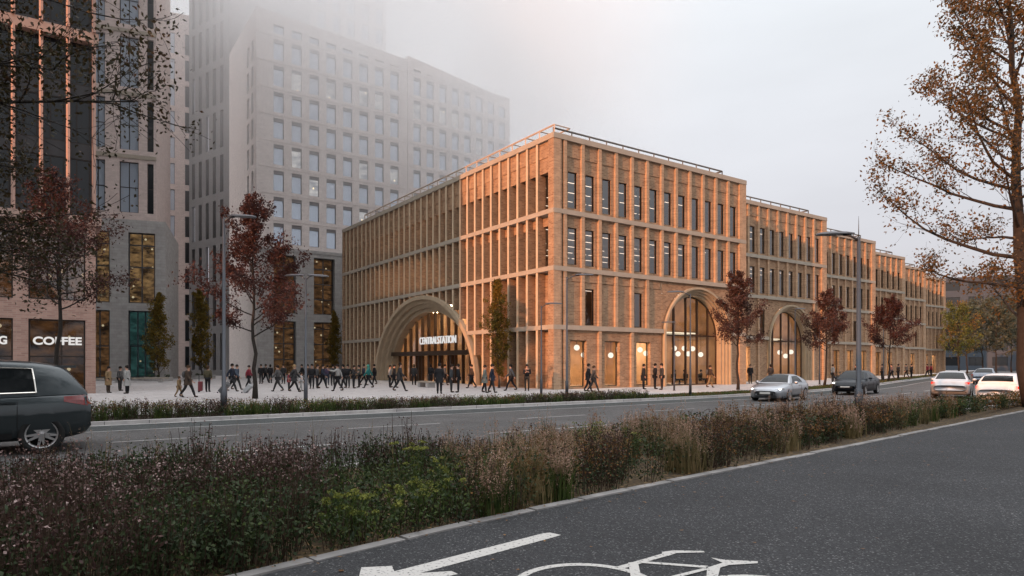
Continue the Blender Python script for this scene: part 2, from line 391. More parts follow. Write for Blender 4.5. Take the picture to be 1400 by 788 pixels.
# bed between the road and the bike path
b = MB()
bed_a = [tuple(p) for p in EDGE]; bed_b = [tuple(p) for p in off(BIKE, -.10)]
k1 = min(len(bed_a), len(bed_b))
for i in range(k1-1): b.quad((*bed_a[i], -.03), (*bed_b[i], -.03), (*bed_b[i+1], -.03), (*bed_a[i+1], -.03))
tag(b.build('bed_soil', M_MULCH), kind='structure')
solid_strip('near_road_kerb', off(KERB, 12.45), off(KERB, 12.7), -.16, .02, M_KERB)
# pale kerb stones along the bike path: short slightly uneven blocks
b = MB(); rk = random.Random(4)
arc = [0.0]
for i in range(1, len(BIKE)): arc.append(arc[-1]+float(np.linalg.norm(BIKE[i]-BIKE[i-1])))
def along(path, arcs, d):
    i = int(np.searchsorted(arcs, d)); i = min(max(i, 1), len(path)-1)
    f = (d-arcs[i-1])/(arcs[i]-arcs[i-1]); p = path[i-1]+(path[i]-path[i-1])*f
    t = path[i]-path[i-1]; return p, t/np.linalg.norm(t)
d = 60.0
while d < 260:
    ln = rk.uniform(.85, 1.05)
    p, t = along(BIKE, arc, d); p2, t2 = along(BIKE, arc, d+ln-.035)
    nrm = np.array((-t[1], t[0])); jit = rk.uniform(-.008, .008); h = .012+rk.uniform(-.005, .008)
    a = p+nrm*(.0+jit); c = p2+nrm*(.0+jit); e2 = p2+nrm*(.15+jit); f2 = p+nrm*(.15+jit)
    b.prism([tuple(a), tuple(c), tuple(e2), tuple(f2)], -.2, h)
    d += ln
tag(b.build('bike_path_kerb', plain('kerb_block', (.215, .205, .198), .85, var=.42, scale=2.3, bump=.3)), kind='structure')
strip('bike_path', off(BIKE, -.01), off(BIKE, 16), -.004, M_ASPH)

# painted lines on the road
arcK = [0.0]
for i in range(1, len(KERB)): arcK.append(arcK[-1]+float(np.linalg.norm(KERB[i]-KERB[i-1])))
def dashes(name, offset, w, d0, d1, dash, gap):
    b = MB(); d = d0; P = off(KERB, offset)
    ar = [0.0]
    for i in range(1, len(P)): ar.append(ar[-1]+float(np.linalg.norm(P[i]-P[i-1])))
    while d < d1:
        seg = [along(P, ar, d+dash*k/6) for k in range(7)]
        for k in range(6):
            (p, t), (p2, t2) = seg[k], seg[k+1]; n1 = np.array((t[1], -t[0]))*w/2; n2 = np.array((t2[1], -t2[0]))*w/2
            b.quad((*(p-n1), -.092), (*(p+n1), -.092), (*(p2+n2), -.092), (*(p2-n2), -.092))
        d += dash+gap
    return tag(b.build(name, M_PAINTW), kind='structure')
dashes('lane_line', 2.2, .12, 40, 480, 12, .01)
dashes('lane_line', 5.3, .12, 41, 480, 3.0, 3.0)
dashes('lane_line', 8.7, .14, 40.6, 480, 5.0, 4.0)

# painted arrow and bicycle on the path
DZ = [.0]
def decal(b, pts):
    DZ[0] += .0005; b.poly([G(u, v, 0)[:2]+(DZ[0],) for u, v in pts])
b = MB()
decal(b, [(539, 781.4), (742.5, 729.4), (752, 728.4), (767, 731.6), (756, 735), (574, 784)])
decal(b, [(494, 776), (536, 774), (539, 781.2), (574, 783.8), (617, 781), (626, 785), (560, 801), (505, 806), (488, 800)])
tag(b.build('arrow_marking', M_PAINT), 'white painted arrow on the dark asphalt path', 'road marking')
b = MB()
def wheel(cx, cy, r, w):
    n = 40; DZ[0] += .0005
    for i in range(n):
        a0, a1 = 2*math.pi*i/n, 2*math.pi*(i+1)/n
        b.poly([(cx+math.cos(a)*q, cy+math.sin(a)*q, DZ[0]) for a, q in ((a0, r), (a1, r), (a1, r-w), (a0, r-w))])
wheel(.595, 5.335, .60, .075)
decal(b, [(842, 775.5), (905, 757.5), (912, 760.5), (848, 779)])
decal(b, [(905.4, 755.2), (920, 753), (962, 753.8), (963.5, 755.7), (925, 756.6), (914, 760.5), (905, 759)])
decal(b, [(872, 767.4), (968, 774.2), (965, 777), (871, 769.8)])
decal(b, [(971.5, 762.8), (990, 766), (1036, 768), (1036, 770.7), (997, 773), (984, 777), (966, 777), (988, 770)])
decal(b, [(985, 775.5), (967, 775.8), (965, 800), (979, 800)])
decal(b, [(962, 777.5), (970, 779), (905, 796), (895, 794)])
decal(b, [(859, 770), (872, 769), (879, 800), (864, 800)])
wheel(1.95, 5.0, .60, .075)
tag(b.build('bicycle_marking', M_PAINT), 'white painted bicycle symbol on the dark asphalt path', 'road marking')
# ------------------------------------------------------------------ the station, built in its own frame: x along the street, y into the building
ST = empty('station_building', (*C0, 0), ANG, 'stepped orange brick station with round arches and deep vertical fins', 'building')
Z1, Z2, Z3, ZT, ZC = 4.3, 8.35, 12.3, 17.25, 17.62
DEPTH = 40.3
def grid_wall(mb, P, a0, a1, z0, z1, openings, rev, m=0):
    A = sorted({a0, a1, *[min(max(o[0], a0), a1) for o in openings], *[min(max(o[1], a0), a1) for o in openings]})
    Z = sorted({z0, z1, *[min(max(o[2], z0), z1) for o in openings], *[min(max(o[3], z0), z1) for o in openings]})
    for i in range(len(A)-1):
        for j in range(len(Z)-1):
            ca_, cz = (A[i]+A[i+1])/2, (Z[j]+Z[j+1])/2
            if any(o[0] < ca_ < o[1] and o[2] < cz < o[3] for o in openings): continue
            mb.quad(P(A[i], Z[j], 0), P(A[i+1], Z[j], 0), P(A[i+1], Z[j+1], 0), P(A[i], Z[j+1], 0), m)
    for o in openings:
        p, q, r, s_ = o[:4]; dr = o[4] if len(o) > 4 else rev
        mb.quad(P(p, r, 0), P(p, s_, 0), P(p, s_, dr), P(p, r, dr), m); mb.quad(P(q, r, 0), P(q, s_, 0), P(q, s_, dr), P(q, r, dr), m)
        mb.quad(P(p, s_, 0), P(q, s_, 0), P(q, s_, dr), P(p, s_, dr), m); mb.quad(P(p, r, 0), P(q, r, 0), P(q, r, dr), P(p, r, dr), m)
def pbox(mb, P, a0, a1, z0, z1, d0, d1, m=0):
    c = [P(a, z, d) for z in (z0, z1) for a, d in ((a0, d0), (a1, d0), (a1, d1), (a0, d1))]
    n = len(mb.v); mb.v += c
    for q in ((3, 2, 1, 0), (4, 5, 6, 7), (0, 1, 5, 4), (1, 2, 6, 5), (2, 3, 7, 6), (3, 0, 4, 7)):
        mb.f.append(tuple(n+i for i in q)); mb.m.append(m)
def window(parent, P, a0, a1, z0, z1, d, mats, fw=.06, mull=(), trans=(), name='window', pane=True):
    mb = MB()
    pbox(mb, P, a0, a0+fw, z0, z1, d-.04, d+.04); pbox(mb, P, a1-fw, a1, z0, z1, d-.04, d+.04)
    pbox(mb, P, a0+fw, a1-fw, z0, z0+fw, d-.04, d+.04); pbox(mb, P, a0+fw, a1-fw, z1-fw, z1, d-.04, d+.04)
    for a in mull: pbox(mb, P, a-fw/2, a+fw/2, z0+fw, z1-fw, d-.038, d+.038)
    for z in trans: pbox(mb, P, a0+fw, a1-fw, z-fw/2, z+fw/2, d-.036, d+.036)
    w = mb.build(name, mats[0], parent)
    if pane:
        g = MB(); g.quad(P(a0+.01, z0+.01, d), P(a1-.01, z0+.01, d), P(a1-.01, z1-.01, d), P(a0+.01, z1-.01, d)); g.build('pane', mats[1], w)
    return w
def arch_ring(mb, Co, Ci, d0, d1, P, m=0):
    for i in range(len(Co)-1):
        o0, o1, i0, i1 = Co[i], Co[i+1], Ci[i], Ci[i+1]
        mb.quad(P(*o0, d0), P(*o1, d0), P(*i1, d0), P(*i0, d0), m)
        mb.quad(P(*i0, d0), P(*i1, d0), P(*i1, d1), P(*i0, d1), m)
        mb.quad(P(*o0, d0), P(*o1, d0), P(*o1, d1), P(*o0, d1), m)
def semi(c, r, spring, n=28, leg=6):
    pts = [(c-r, spring*k/leg) for k in range(leg)]
    pts += [(c+r*math.cos(math.pi*(1-k/n)), spring+r*math.sin(math.pi*(1-k/n))) for k in range(n+1)]
    return pts+[(c+r, spring*(leg-1-k)/leg) for k in range(leg)]
def ellip(c, a, b_, n=48): return [(c+a*math.cos(math.pi*(1-k/n)), b_*math.sin(math.pi*(1-k/n))) for k in range(n+1)]

blocks = [(0.0, 21.2), (21.2, 40.9), (40.9, 59.4), (59.4, 76.1), (76.1, 92.2), (92.2, 109.5)]
arches = {0: (15.0, 3.45), 1: (34.4, 3.3)}
fin = MB(); wall = MB(); bands = MB(); corn = MB()
wspec = []                                    # windows with the distance of each, the nearest ones get their own object
REC = .19
def front_block(k, x0, x1):
    yf = 4.0*k
    P = lambda a, z, d: (a, yf+d, z)
    n = int((x1-x0-1.25)/1.62); p0 = x1-.6-.27-1.62*n if k else x0+.9
    PR = [p0+1.62*i for i in range(n+1)]      # left edges of the piers, each .27 wide
    ops = []; ax = arches.get(k)
    al, ar_ = (ax[0]-ax[1]-.68, ax[0]+ax[1]+.68) if ax else (1e9, -1e9)
    vis0 = x0+(5.4 if k else -1)              # bays hidden behind the block before
    for i in range(n):
        a = PR[i]+.27; c = a+.675
        for z0, z1 in ((12.66, 15.2), (8.72, 11.3)):
            o = (c-.44, c+.40, z0, z1); ops.append(o)
            wspec.append((k, i, P, o, REC+.15, 'narrow', PR[i] < vis0))
        if i % 3 == 1 and not (a+1.35 > al and a < ar_):
            o = (c-.44, c+.40, 4.52, 7.1) if k < 2 else (c-.5, c+.5, 4.6, 7.1)
            ops.append(o); wspec.append((k, i, P, o, REC+.15, 'narrow', PR[i] < vis0))
    for j in range(0, n-1, 2):
        a, e_ = PR[j]+.27, PR[j+2]
        if e_ > al and a < ar_: continue
        o = (a+.45, a+1.95, .12, 3.42); ops.append(o); wspec.append((k, j, P, o, REC+.35, 'shop', a < vis0))
    zc = Z2 if ax else 0
    PW = lambda a, z, d: (a, yf+REC+d, z)
    wops = [(*o, .3) for o in ops]
    if ax: wops.append((al, ar_, -.5, 8.15, .02))
    grid_wall(wall, PW, x0, x1, 0, ZT, wops, .3)
    # piers
    for i, a in enumerate(PR):
        segs = [(Z1+.16, Z2-.16), (Z2+.16, Z3-.16), (Z3+.16, ZT)]
        if i % 2 == 0 or (ax and False): segs.insert(0, (0, Z1-.16))
        for z0, z1 in segs:
            if a+.27 > al and a < ar_ and z1 < 8.3: continue
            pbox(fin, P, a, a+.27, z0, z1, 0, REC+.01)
    for a0, a1 in ((x0, x0+.6), (x1-.6, x1)): pbox(fin, P, a0, a1, 0, ZT, -.012, REC+.01)
    # brick ledge in the top spandrels
    for i in range(n):
        a = PR[i]+.27
        pbox(wall, P, a+.002, a+1.348, 16.2, ZT, REC-.05, REC+.02)
        pbox(wall, P, a+.002, a+1.348, 7.55, Z2-.16, REC-.05, REC+.02) if not (a+1.35 > al and a < ar_) else None
    # stone bands, cut where the arch rises through them
    for z in (Z1, Z2, Z3):
        spans = [(x0, x1)] if not (ax and z == Z1) else [(x0, al-.0), (ar_, x1)]
        for s0, s1 in spans: pbox(bands, P, s0-.002, s1+.002, z-.16, z+.16, -.035, REC+.05)
    pbox(corn, P, x0-.03, x1+.03, ZT, ZC, -.045, .6)
    if ax:
        c, r = ax; Co = semi(c, r+.66, 3.85); sp = MB()
        for i in range(len(Co)-1):            # brick above the arch
            (a0, z0), (a1, z1) = Co[i], Co[i+1]
            if a1-a0 < 1e-4: continue
            wall.quad(PW(a0, z0, 0), PW(a1, z1, 0), PW(a1, 8.15, 0), PW(a0, 8.15, 0))
        rings = MB()
        for q in range(4):
            arch_ring(rings, semi(c, r+.66-.165*q, 3.85), semi(c, r+.66-.165*(q+1), 3.85), -.12+.21*q, -.12+.21*(q+1)+.02, P)
        arch_ring(rings, semi(c, r+.01, 3.85), semi(c, r, 3.85), .70, 1.05, P)
        rings.build('arch', M_ARCH, ST)
        # glazing with tall mullions
        g = MB(); Ci = semi(c, r-.02, 3.85)
        for dx in (-1.9, -.45, .95, 2.3):
            h = 3.85+math.sqrt(max(r*r-dx*dx, 0))-.05
            pbox(g, P, c+dx-.07, c+dx+.07, 0, h, .93, 1.07)
        pbox(g, P, c-r, c+r, 4.02, 4.14, .95, 1.05); pbox(g, P, c-r, c+r, 0, .1, .95, 1.05)
        arch_ring(g, semi(c, r-.02, 3.85), semi(c, r-.10, 3.85), .94, 1.04, P)
        w = g.build('arch_window', M_MULL, ST); gp = MB(); gp.poly([P(a, z, 1.0) for a, z in Ci]); gp.build('pane', M_GLASS, w)
for k, (x0, x1) in enumerate(blocks): front_block(k, x0, x1)
wall.build('brick_wall', M_BRICK, ST)
# end walls of the blocks, back and flat roof
b = MB()
for k, (x0, x1) in enumerate(blocks):
    yn = 4.0*(k+1) if k < 5 else DEPTH+12
    b.quad((x1, 4*k+.02, 0), (x1, yn+.3, 0), (x1, yn+.3, ZT), (x1, 4*k+.02, ZT))
    if k: b.quad((x0+.01, 4*k+.25, 0), (x0+.01, DEPTH+12, 0), (x0+.01, DEPTH+12, ZT-.02), (x0+.01, 4*k+.25, ZT-.02))
b.quad((0, DEPTH, 0), (21.2, DEPTH, 0), (21.2, DEPTH, ZT), (0, DEPTH, ZT)); b.quad((21.2, DEPTH+12, 0), (109.5, DEPTH+12, 0), (109.5, DEPTH+12, ZT), (21.2, DEPTH+12, ZT))
b.build('end_wall', M_BRICK, ST)
b = MB()
for k, (x0, x1) in enumerate(blocks): b.box(x0+.3, x1-.02, 4*k+.3, DEPTH if k == 0 else DEPTH+11.9, ZT-.25, ZT-.05)
b.build('roof', M_ROOF, ST)
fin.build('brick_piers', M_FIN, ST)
# --- the left front: deep fins, spandrels high up, one great arch
PL = lambda a, z, d: (d, a, z)
AC, AA, AB = 20.2, 10.3, 8.1
def ztop(y): return AB*math.sqrt(max(0, 1-((y-AC)/AA)**2)) if abs(y-AC) < AA else 0
lf = MB(); lcap = MB(); FY = [1.93+1.2*i for i in range(32)]
pbox(lf, PL, .6, .62, 0, .01, .1, .2)
for y in FY:
    for z0, z1 in ((0, Z1-.16), (Z1+.16, Z2-.16), (Z2+.16, Z3-.16), (Z3+.16, ZT)):
        zz = max(z0, max(ztop(y-.1), ztop(y+.1))-.1)
        if zz < z1-.02: pbox(lf, PL, y-.095, y+.095, zz, z1, .05, .72); pbox(lcap, PL, y-.11, y+.11, zz, z1, 0, .05)
pbox(lf, PL, 0, .6, 0, ZT, -.012, .7); pbox(lf, PL, DEPTH-.5, DEPTH, 0, ZT, -.012, .7)
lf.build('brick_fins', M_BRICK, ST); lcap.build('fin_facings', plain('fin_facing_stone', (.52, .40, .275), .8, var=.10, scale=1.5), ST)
lw = MB()
PLW = lambda a, z, d: (.70+d, a, z)
grid_wall(lw, PLW, .6, DEPTH, 0, Z2, [(AC-AA, AC+AA, -.5, 8.2, .02)], .02)
Ce = ellip(AC, AA, AB)
for i in range(len(Ce)-1):
    (a0, z0), (a1, z1) = Ce[i], Ce[i+1]
    lw.quad(PLW(a0, z0, 0), PLW(a1, z1, 0), PLW(a1, 8.2, 0), PLW(a0, 8.2, 0))
pbox(lw, PL, .6, DEPTH-.5, 15.1, 16.15, .22, .72); pbox(lw, PL, .6, DEPTH-.5, 16.15, ZT, .17, .72)
pbox(lw, PL, .6, DEPTH-.5, 11.45, Z3-.16, .50, .72)
lw.build('brick_wall', M_BRICK, ST)
for z0, z1 in ((Z2+.16, 11.45), (Z3+.16, 15.1)):
    mu = [y for y in FY]; window(ST, PL, .6, DEPTH-.5, z0, z1, .74, (M_FRAME, M_GLASSD), .07, mu, (), 'ribbon_window')
for z in (Z1, Z2, Z3):
    if z < AB:
        h = AA*math.sqrt(1-(z/AB)**2)
        for s0, s1 in ((0, AC-h-.0), (AC+h, DEPTH)): pbox(bands, PL, s0, s1, z-.16, z+.16, -.035, .74)
    else: pbox(bands, PL, 0, DEPTH, z-.16, z+.16, -.035, .74)
bands.build('stone_bands', M_STONE, ST)
pbox(corn, PL, .03, DEPTH+.03, ZT, ZC, -.045, .6); corn.build('cornice', M_STONE, ST)
rg = MB()
for q in range(4):
    arch_ring(rg, ellip(AC, AA-.42*q, AB-.36*q), ellip(AC, AA-.42*(q+1), AB-.36*(q+1)), -.15+.36*q, -.15+.36*(q+1)+.02, PL)
ai, bi = AA-1.68, AB-1.44
arch_ring(rg, ellip(AC, ai+.01, bi+.01), ellip(AC, ai, bi), 1.3, 1.75, PL)
rg.build('arch', M_ARCH, ST)
g = MB()
for i in range(13):
    y = AC-7.8+1.3*i; h = bi*math.sqrt(max(0, 1-((y-AC)/ai)**2))
    if h > .3: pbox(g, PL, y-.06, y+.06, 0, h, 1.55, 1.82)
pbox(g, PL, AC-ai+.3, AC+ai-.3, 2.55, 2.95, .9, 1.8)
for y in (AC-3.2, AC-1.1, AC+1.1, AC+3.2): pbox(g, PL, y-.16, y+.16, 0, 2.55, 1.5, 1.85)
w = g.build('arch_window', M_MULL, ST)
gp = MB(); gp.poly([PL(a, z, 1.7) for a, z in ellip(AC, ai-.01, bi-.01)]); gp.build('pane', M_GLASS, w)
# --- windows of the street front; glass in each
for (k, i, P, o, d, typ, hid) in wspec:
    if hid: continue
    if typ == 'narrow':
        window(ST, P, *o, d, (M_FRAME, M_GLASSD), .05, ())
    else:
        w = window(ST, P, *o, d, (M_FRAME, M_GLASS), .06, ())
        w.name = 'shop_window'
# --- inside: floors, back walls, lamps
b = MB()
for k, (x0, x1) in enumerate(blocks):
    for z in ((Z1, Z2, Z3) if k > 1 else (Z2, Z3)): b.box(x0+.05, x1-.03, 4*k+.55 if k else 4*k+.75, 4*k+14.5, z-.15, z+.1)
b.build('floor_slab', M_SLAB, ST)
b = MB()
for k, (x0, x1) in enumerate(blocks):
    b.box(x0+.9, x1-.04, 4*k+14, 4*k+14.2, Z2+.1, ZT-.3)
b.build('inner_wall', M_INT, ST)
b = MB()
for k, (x0, x1) in enumerate(blocks):
    b.box(x0+(.9 if k == 0 else .05), x1-.04, 4*k+6.2, 4*k+6.4, 0, Z2-.16)
b.box(10.6, 10.75, .6, 6.2, 0, 8.1); b.box(19.2, 19.35, .6, 6.2, 0, 8.1); b.box(30.2, 30.3, 4.6, 10.2, 0, 8.1); b.box(38.6, 38.7, 4.6, 10.2, 0, 8.1)
b.box(11.2, 13.2, 6.0, 6.19, .1, 2.6)
b.build('timber_lining', M_WOOD, ST)
b = MB()
for k, (x0, x1) in enumerate(blocks):
    if k < 2:
        c, r = arches[k]; b.box(x0+.7, c-r-.4, 4*k+.6, 4*k+6.2, 3.9, 4.1); b.box(c+r+.6, x1-.1, 4*k+.6, 4*k+6.2, 3.9, 4.1)
        b.box(c-r-.3, c+r+.5, 4*k+3.6, 4*k+6.2, 4.35, 4.55)
    b.box(x0+.05, x1-.05, 4*k+.5, 4*k+10, -.2, .02)
b.build('inner_floor', M_INT, ST)
b = MB()                                       # strip lights in rows under the ceilings of the two upper floors
for k, (x0, x1) in enumerate(blocks[:4]):
    for zc in (Z2-.6, Z3-.55, ZT-.9):
        for yy in (1.4, 3.4, 5.6, 8.0, 10.4, 12.8):
            x = x0+1.0
            while x < x1-1.6:
                if yy < (6 if zc < Z2 else 20) and (int(x*7+yy*3) % 5): b.box(x, x+1.3, 4*k+yy, 4*k+yy+.06, zc-.02, zc+.01)
                x += 1.62
b.build('strip_lights', M_TUBE, ST)
b = MB()
for k, (x0, x1) in enumerate(blocks):
    for j in range(int((x1-x0)/2.4)):
        xx = x0+1.4+2.4*j
        if k in arches and abs(xx+.5-arches[k][0]) < arches[k][1]+1.2: continue
        b.box(xx, xx+1.0, 4*k+1.6, 4*k+3.4, (3.86 if k < 2 else 4.10), (3.89 if k < 2 else 4.13))
for k in (0, 1):
    c, r = arches[k]; b.box(c-r+.4, c+r-.4, 4*k+4.6, 4*k+5.0, 4.30, 4.34); b.box(c-r+.2, c+r-.2, 4*k+5.5, 4*k+5.62, 4.56, 4.60); b.box(c-r+.2, c+r-.2, 4*k+4.4, 4*k+4.5, 4.56, 4.60)
b.build('ceiling_lights', M_CEIL, ST)
b = MB()
for k in (0, 1):
    c, r = arches[k]; b.box(c-r-.2, c+r+.4, 4*k+3.52, 4*k+3.58, 4.40, 4.50); b.box(c-r+.3, c+r-.3, 4*k+3.62, 4*k+4.4, 4.30, 4.34)
    b.box(c+1.5, c+2.9, 4*k+6.13, 4*k+6.18, 1.0, 2.3)
b.build('ceiling_strip', M_CEILB, ST)
# entrance hall behind the great arch
b = MB(); b.box(6.6, 6.8, AC-11, AC+11, 0, 8.2); b.box(1.9, 8.6, AC-11, AC-10.8, 0, 8.2); b.box(1.9, 8.6, AC+10.8, AC+11, 0, 8.2); b.box(1.8, 8.8, AC-11, AC+11, -.1, .02)
for i in range(9): b.box(6.35, 6.6, AC-9+2.2*i, AC-8.5+2.2*i, 0, 8.2)
b.build('timber_lining', M_WOOD, ST)
b = MB()
for yy in (AC-7, AC-4.2, AC-1.4, AC+1.4, AC+4.2, AC+7): b.box(2.2, 5.6, yy-.22, yy+.22, 7.2, 7.26)
b.build('ceiling_lights', M_CEIL, ST)
# roof rails
def rails(name, mat, runs):
    b = MB()
    for (p0, p1, step, inner) in runs:
        p0, p1 = Vector(p0), Vector(p1); L = (p1-p0).length; dvec = (p1-p0)/L; nn = int(L/step)
        b.tube([p0, p1], .075, 4)
        if inner: b.tube([p0+Vector(inner), p1+Vector(inner)], .06, 4)
        for i in range(nn+1):
            q = p0+dvec*(i*L/nn); b.tube([(q.x, q.y, ZC-.3), q], .06, 4)
            if inner: b.tube([q, q+Vector(inner)], .05, 4)
    return b.build(name, mat, ST)
rails('roof_rail', M_RAILP, [((.45, .5, 18.35), (.45, 34.5, 18.35), 1.62, (1.4, 0, 0))])
for k, (x0, x1) in enumerate(blocks):
    rails('roof_rail', M_RAILD, [((x0+.6, 4*k+.8, 18.25), (x1-2.2, 4*k+.8, 18.25), 1.62, None), ((x1-2.2, 4*k+.8, 18.25), (x1-2.2, 4*k+9, 18.25), 2.0, None)])
# the name over the doors
def text_mesh(name, body, size, mat, parent, extrude=.03, bold=0.0, align='CENTER', sx=1.0):
    cu = bpy.data.curves.new(name, 'FONT'); cu.body = body; cu.size = size; cu.align_x = align; cu.extrude = extrude; cu.offset = bold
    o = bpy.data.objects.new(name, cu); COL.objects.link(o)
    bpy.context.view_layer.update()
    me = bpy.data.meshes.new_from_object(o.evaluated_get(bpy.context.evaluated_depsgraph_get()))
    bpy.data.objects.remove(o); me.name = name; me.materials.clear(); me.materials.append(mat)
    for v in me.vertices: v.co.x *= sx
    r = bpy.data.objects.new(name, me); COL.objects.link(r)
    if parent: r.parent = parent
    return r
sg = text_mesh('station_sign', 'CENTRALSTATION', .98, M_SIGN, None, .05, -.004)
w_ = max(v.co.x for v in sg.data.vertices)-min(v.co.x for v in sg.data.vertices)
for v in sg.data.vertices: v.co.x *= 7.0/w_
p = W(1.15, 18.6); p = (C0[0]+TX*1.0-TY*18.6, C0[1]+TY*1.0+TX*18.6)
sg.location = (*p, 3.62); sg.rotation_euler = (R(90), 0, ANG-R(90))
tag(sg, 'white illuminated CENTRAL STATION lettering across the great arch window', 'sign')
# ------------------------------------------------------------------ the other buildings
PF = lambda a, z, d: (a, d, z)                 # a front: along, up, inwards
def slab_room(name, parent, a0, a1, z0, z1, d, mat):
    b = MB(); b.quad((a0, d, z0), (a1, d, z0), (a1, d, z1), (a0, d, z1)); return b.build(name, mat, parent)
# --- coffee house at the left edge
A = empty('coffee_house', (-24.95, 39.5, 0), ANG, 'pink brick building with a coffee shop window at street level and lit fins above', 'building')
b = MB(); cols = [(-3.26-3.44*i, -.52-3.44*i) for i in range(8)]
ops = [(c0, c1, .25, 4.36, .3) for c0, c1 in cols]+[(c0, c1, 5.5, 9.3, .3) for c0, c1 in cols]
grid_wall(b, PF, -28, 0, 0, 10.0, ops, .3)
b.quad((0, 0, 0), (0, 16, 0), (0, 16, 10), (0, 0, 10)); b.quad((-28, 0, 0), (-28, 16, 0), (-28, 16, 10), (-28, 0, 10))
b.build('lower_wall', M_RED, A)
b = MB(); pbox(b, PF, -28.1, .28, 10.0, 10.5, -.28, .6); b.box(-.3, .28, .3, 16, 10.0, 10.5)
pbox(b, PF, -28.1, .15, 20.9, 21.5, -.18, .6); pbox(b, PF, -28.1, .15, 31.5, 32.5, -.18, .6)
b.build('cornice', plain('pink_stone', (.36, .25, .205), .8, var=.1), A)
b = MB()
for i in range(22):                            # fins with a splayed left edge that faces the low sun
    x = -.02-1.285*i
    for z0, z1 in ((10.5, 20.9), (21.5, 31.5), (32.5, 62)):
        b.prism([(x-.17, .06), (x-.17, -.22), (x-.09, -.32), (x+.02, -.32), (x+.02, .45), (x-.17, .45)], z0, z1)
b.build('fins', plain('fin_pink_stone', (.40, .255, .205), .8, var=.1), A)
b = MB()
for z0 in np.arange(10.5, 60, 3.5): pbox(b, PF, -28, 0, z0, z0+.9, .40, .5)
b.quad((0, 0.4, 10), (0, 16, 10), (0, 16, 62), (0, .4, 62)); b.quad((-28, .4, 10), (-28, 16, 10), (-28, 16, 62), (-28, .4, 62))
b.quad((-28, 16, 0), (0, 16, 0), (0, 16, 62), (-28, 16, 62)); b.quad((-28, .4, 62), (0, .4, 62), (0, 16, 62), (-28, 16, 62))
b.build('dark_spandrels', plain('spandrel_dark', (.05, .05, .052), .5), A)
for z0 in np.arange(10.5, 60, 3.5):
    window(A, PF, -28, 0, z0+.9, min(z0+3.5, 62), .46, (M_FRAME, M_DARKGL), .06, [-.3-.643*i for i in range(42)], (), 'ribbon_window')
for i, (c0, c1) in enumerate(cols[:3]):
    w = window(A, PF, c0, c1, .25, 4.36, .26, (M_FRAME, M_GLASS), .08, ((c0+c1)/2+.2,), (2.2,), 'shop_window')
    window(A, PF, c0, c1, 5.5, 9.3, .26, (M_FRAME, M_GLASSD), .08, (c0+.9, c1-.9), (8.2,))
b = MB()
for c0, c1 in cols[:3]: b.quad((c0-.3, 3.0, 0), (c1+.3, 3.0, 0), (c1+.3, 3.0, 4.5), (c0-.3, 3.0, 4.5))
b.build('cafe_interior', M_CAFE, A)
b = MB()
for c0, c1 in cols[:3]: b.quad((c0-.3, 2.0, 5.2), (c1+.3, 2.0, 5.2), (c1+.3, 2.0, 9.5), (c0-.3, 2.0, 9.5))
b.build('upper_interior', M_AMBERD, A)
t = text_mesh('coffee_sign', 'COFFEE', .62, M_SIGN, None, .03, .022)
w_ = max(v.co.x for v in t.data.vertices)-min(v.co.x for v in t.data.vertices)
for v in t.data.vertices: v.co.x *= 2.36/w_
def AW(x, y): return (-24.95+TX*x-TY*y, 39.5+TY*x+TX*y)
t.location = (*AW(-1.88, .18), 2.90); t.rotation_euler = (R(90), 0, ANG); tag(t, 'white COFFEE lettering across the brick building shop window', 'sign')
t = text_mesh('shop_sign', 'G', .62, M_SIGN, None, .03, .022)
for v in t.data.vertices: v.co.x *= .9
t.location = (*AW(-4.42, .18), 2.90); t.rotation_euler = (R(90), 0, ANG); tag(t, 'single white letter G at the picture edge, left of the COFFEE lettering', 'sign')

def shell(b, w, dep, h, front=False):
    b.quad((0, 0, 0), (0, dep, 0), (0, dep, h), (0, 0, h)); b.quad((-w, 0, 0), (-w, dep, 0), (-w, dep, h), (-w, 0, h))
    b.quad((-w, dep, 0), (0, dep, 0), (0, dep, h), (-w, dep, h)); b.quad((-w, 0, h), (0, 0, h), (0, dep, h), (-w, dep, h))
# --- brick block with a grey stone base
angB = math.atan2(.372, .928)
B = empty('stone_base_block', (-36.8, 70, 0), angB, 'tall pink brick block on a grey stone base with amber lit windows', 'building')
b = MB(); ops = []
colB = [(-3.48, -.98), (-7.6, -5.13), (-11.7, -9.2), (-15.8, -13.3)]
for c0, c1 in colB: ops += [(c0, c1, .3, 7.3, .45), (c0, c1, 8.1, 15.5, .45)]
grid_wall(b, PF, -18, 0, 0, 16.8, ops, .45); shell(b, 18, 14, 16.8)
b.build('stone_base', M_GREYST, B)
b = MB(); ops = []; HB = 62
colU = [(-4.3, -2.55), (-6.9, -5.6), (-9.6, -7.9), (-12.2, -10.9), (-15, -13.2)]
rowU = [(17.6+6.55*i, 22.9+6.55*i) for i in range(7)]
for c0, c1 in colU: ops += [(c0, c1, r0, r1, .35) for r0, r1 in rowU]
ops += [(-1.75, -1.15, r0, r1, .35) for r0, r1 in rowU]
PB = lambda a, z, d: (a, .25+d, z)
grid_wall(b, PB, -18, -.9, 16.8, HB, ops, .35)
b.quad((-.9, .25, 16.8), (-.9, 14, 16.8), (-.9, 14, HB), (-.9, .25, HB)); b.quad((-18, .25, HB), (-.9, .25, HB), (-.9, 14, HB), (-18, 14, HB)); b.quad((-18, .25, 16.8), (-18, 14, 16.8), (-18, 14, HB), (-18, .25, HB)); b.quad((-18, 14, 16.8), (-.9, 14, 16.8), (-.9, 14, HB), (-18, 14, HB))
b.build('brick_wall', M_TOWERP, B)
b = MB()
for r0, r1 in rowU: pbox(b, PB, -18, -.88, r1+.35, r1+.75, -.10, .05)
b.build('string_course', M_STONE, B)
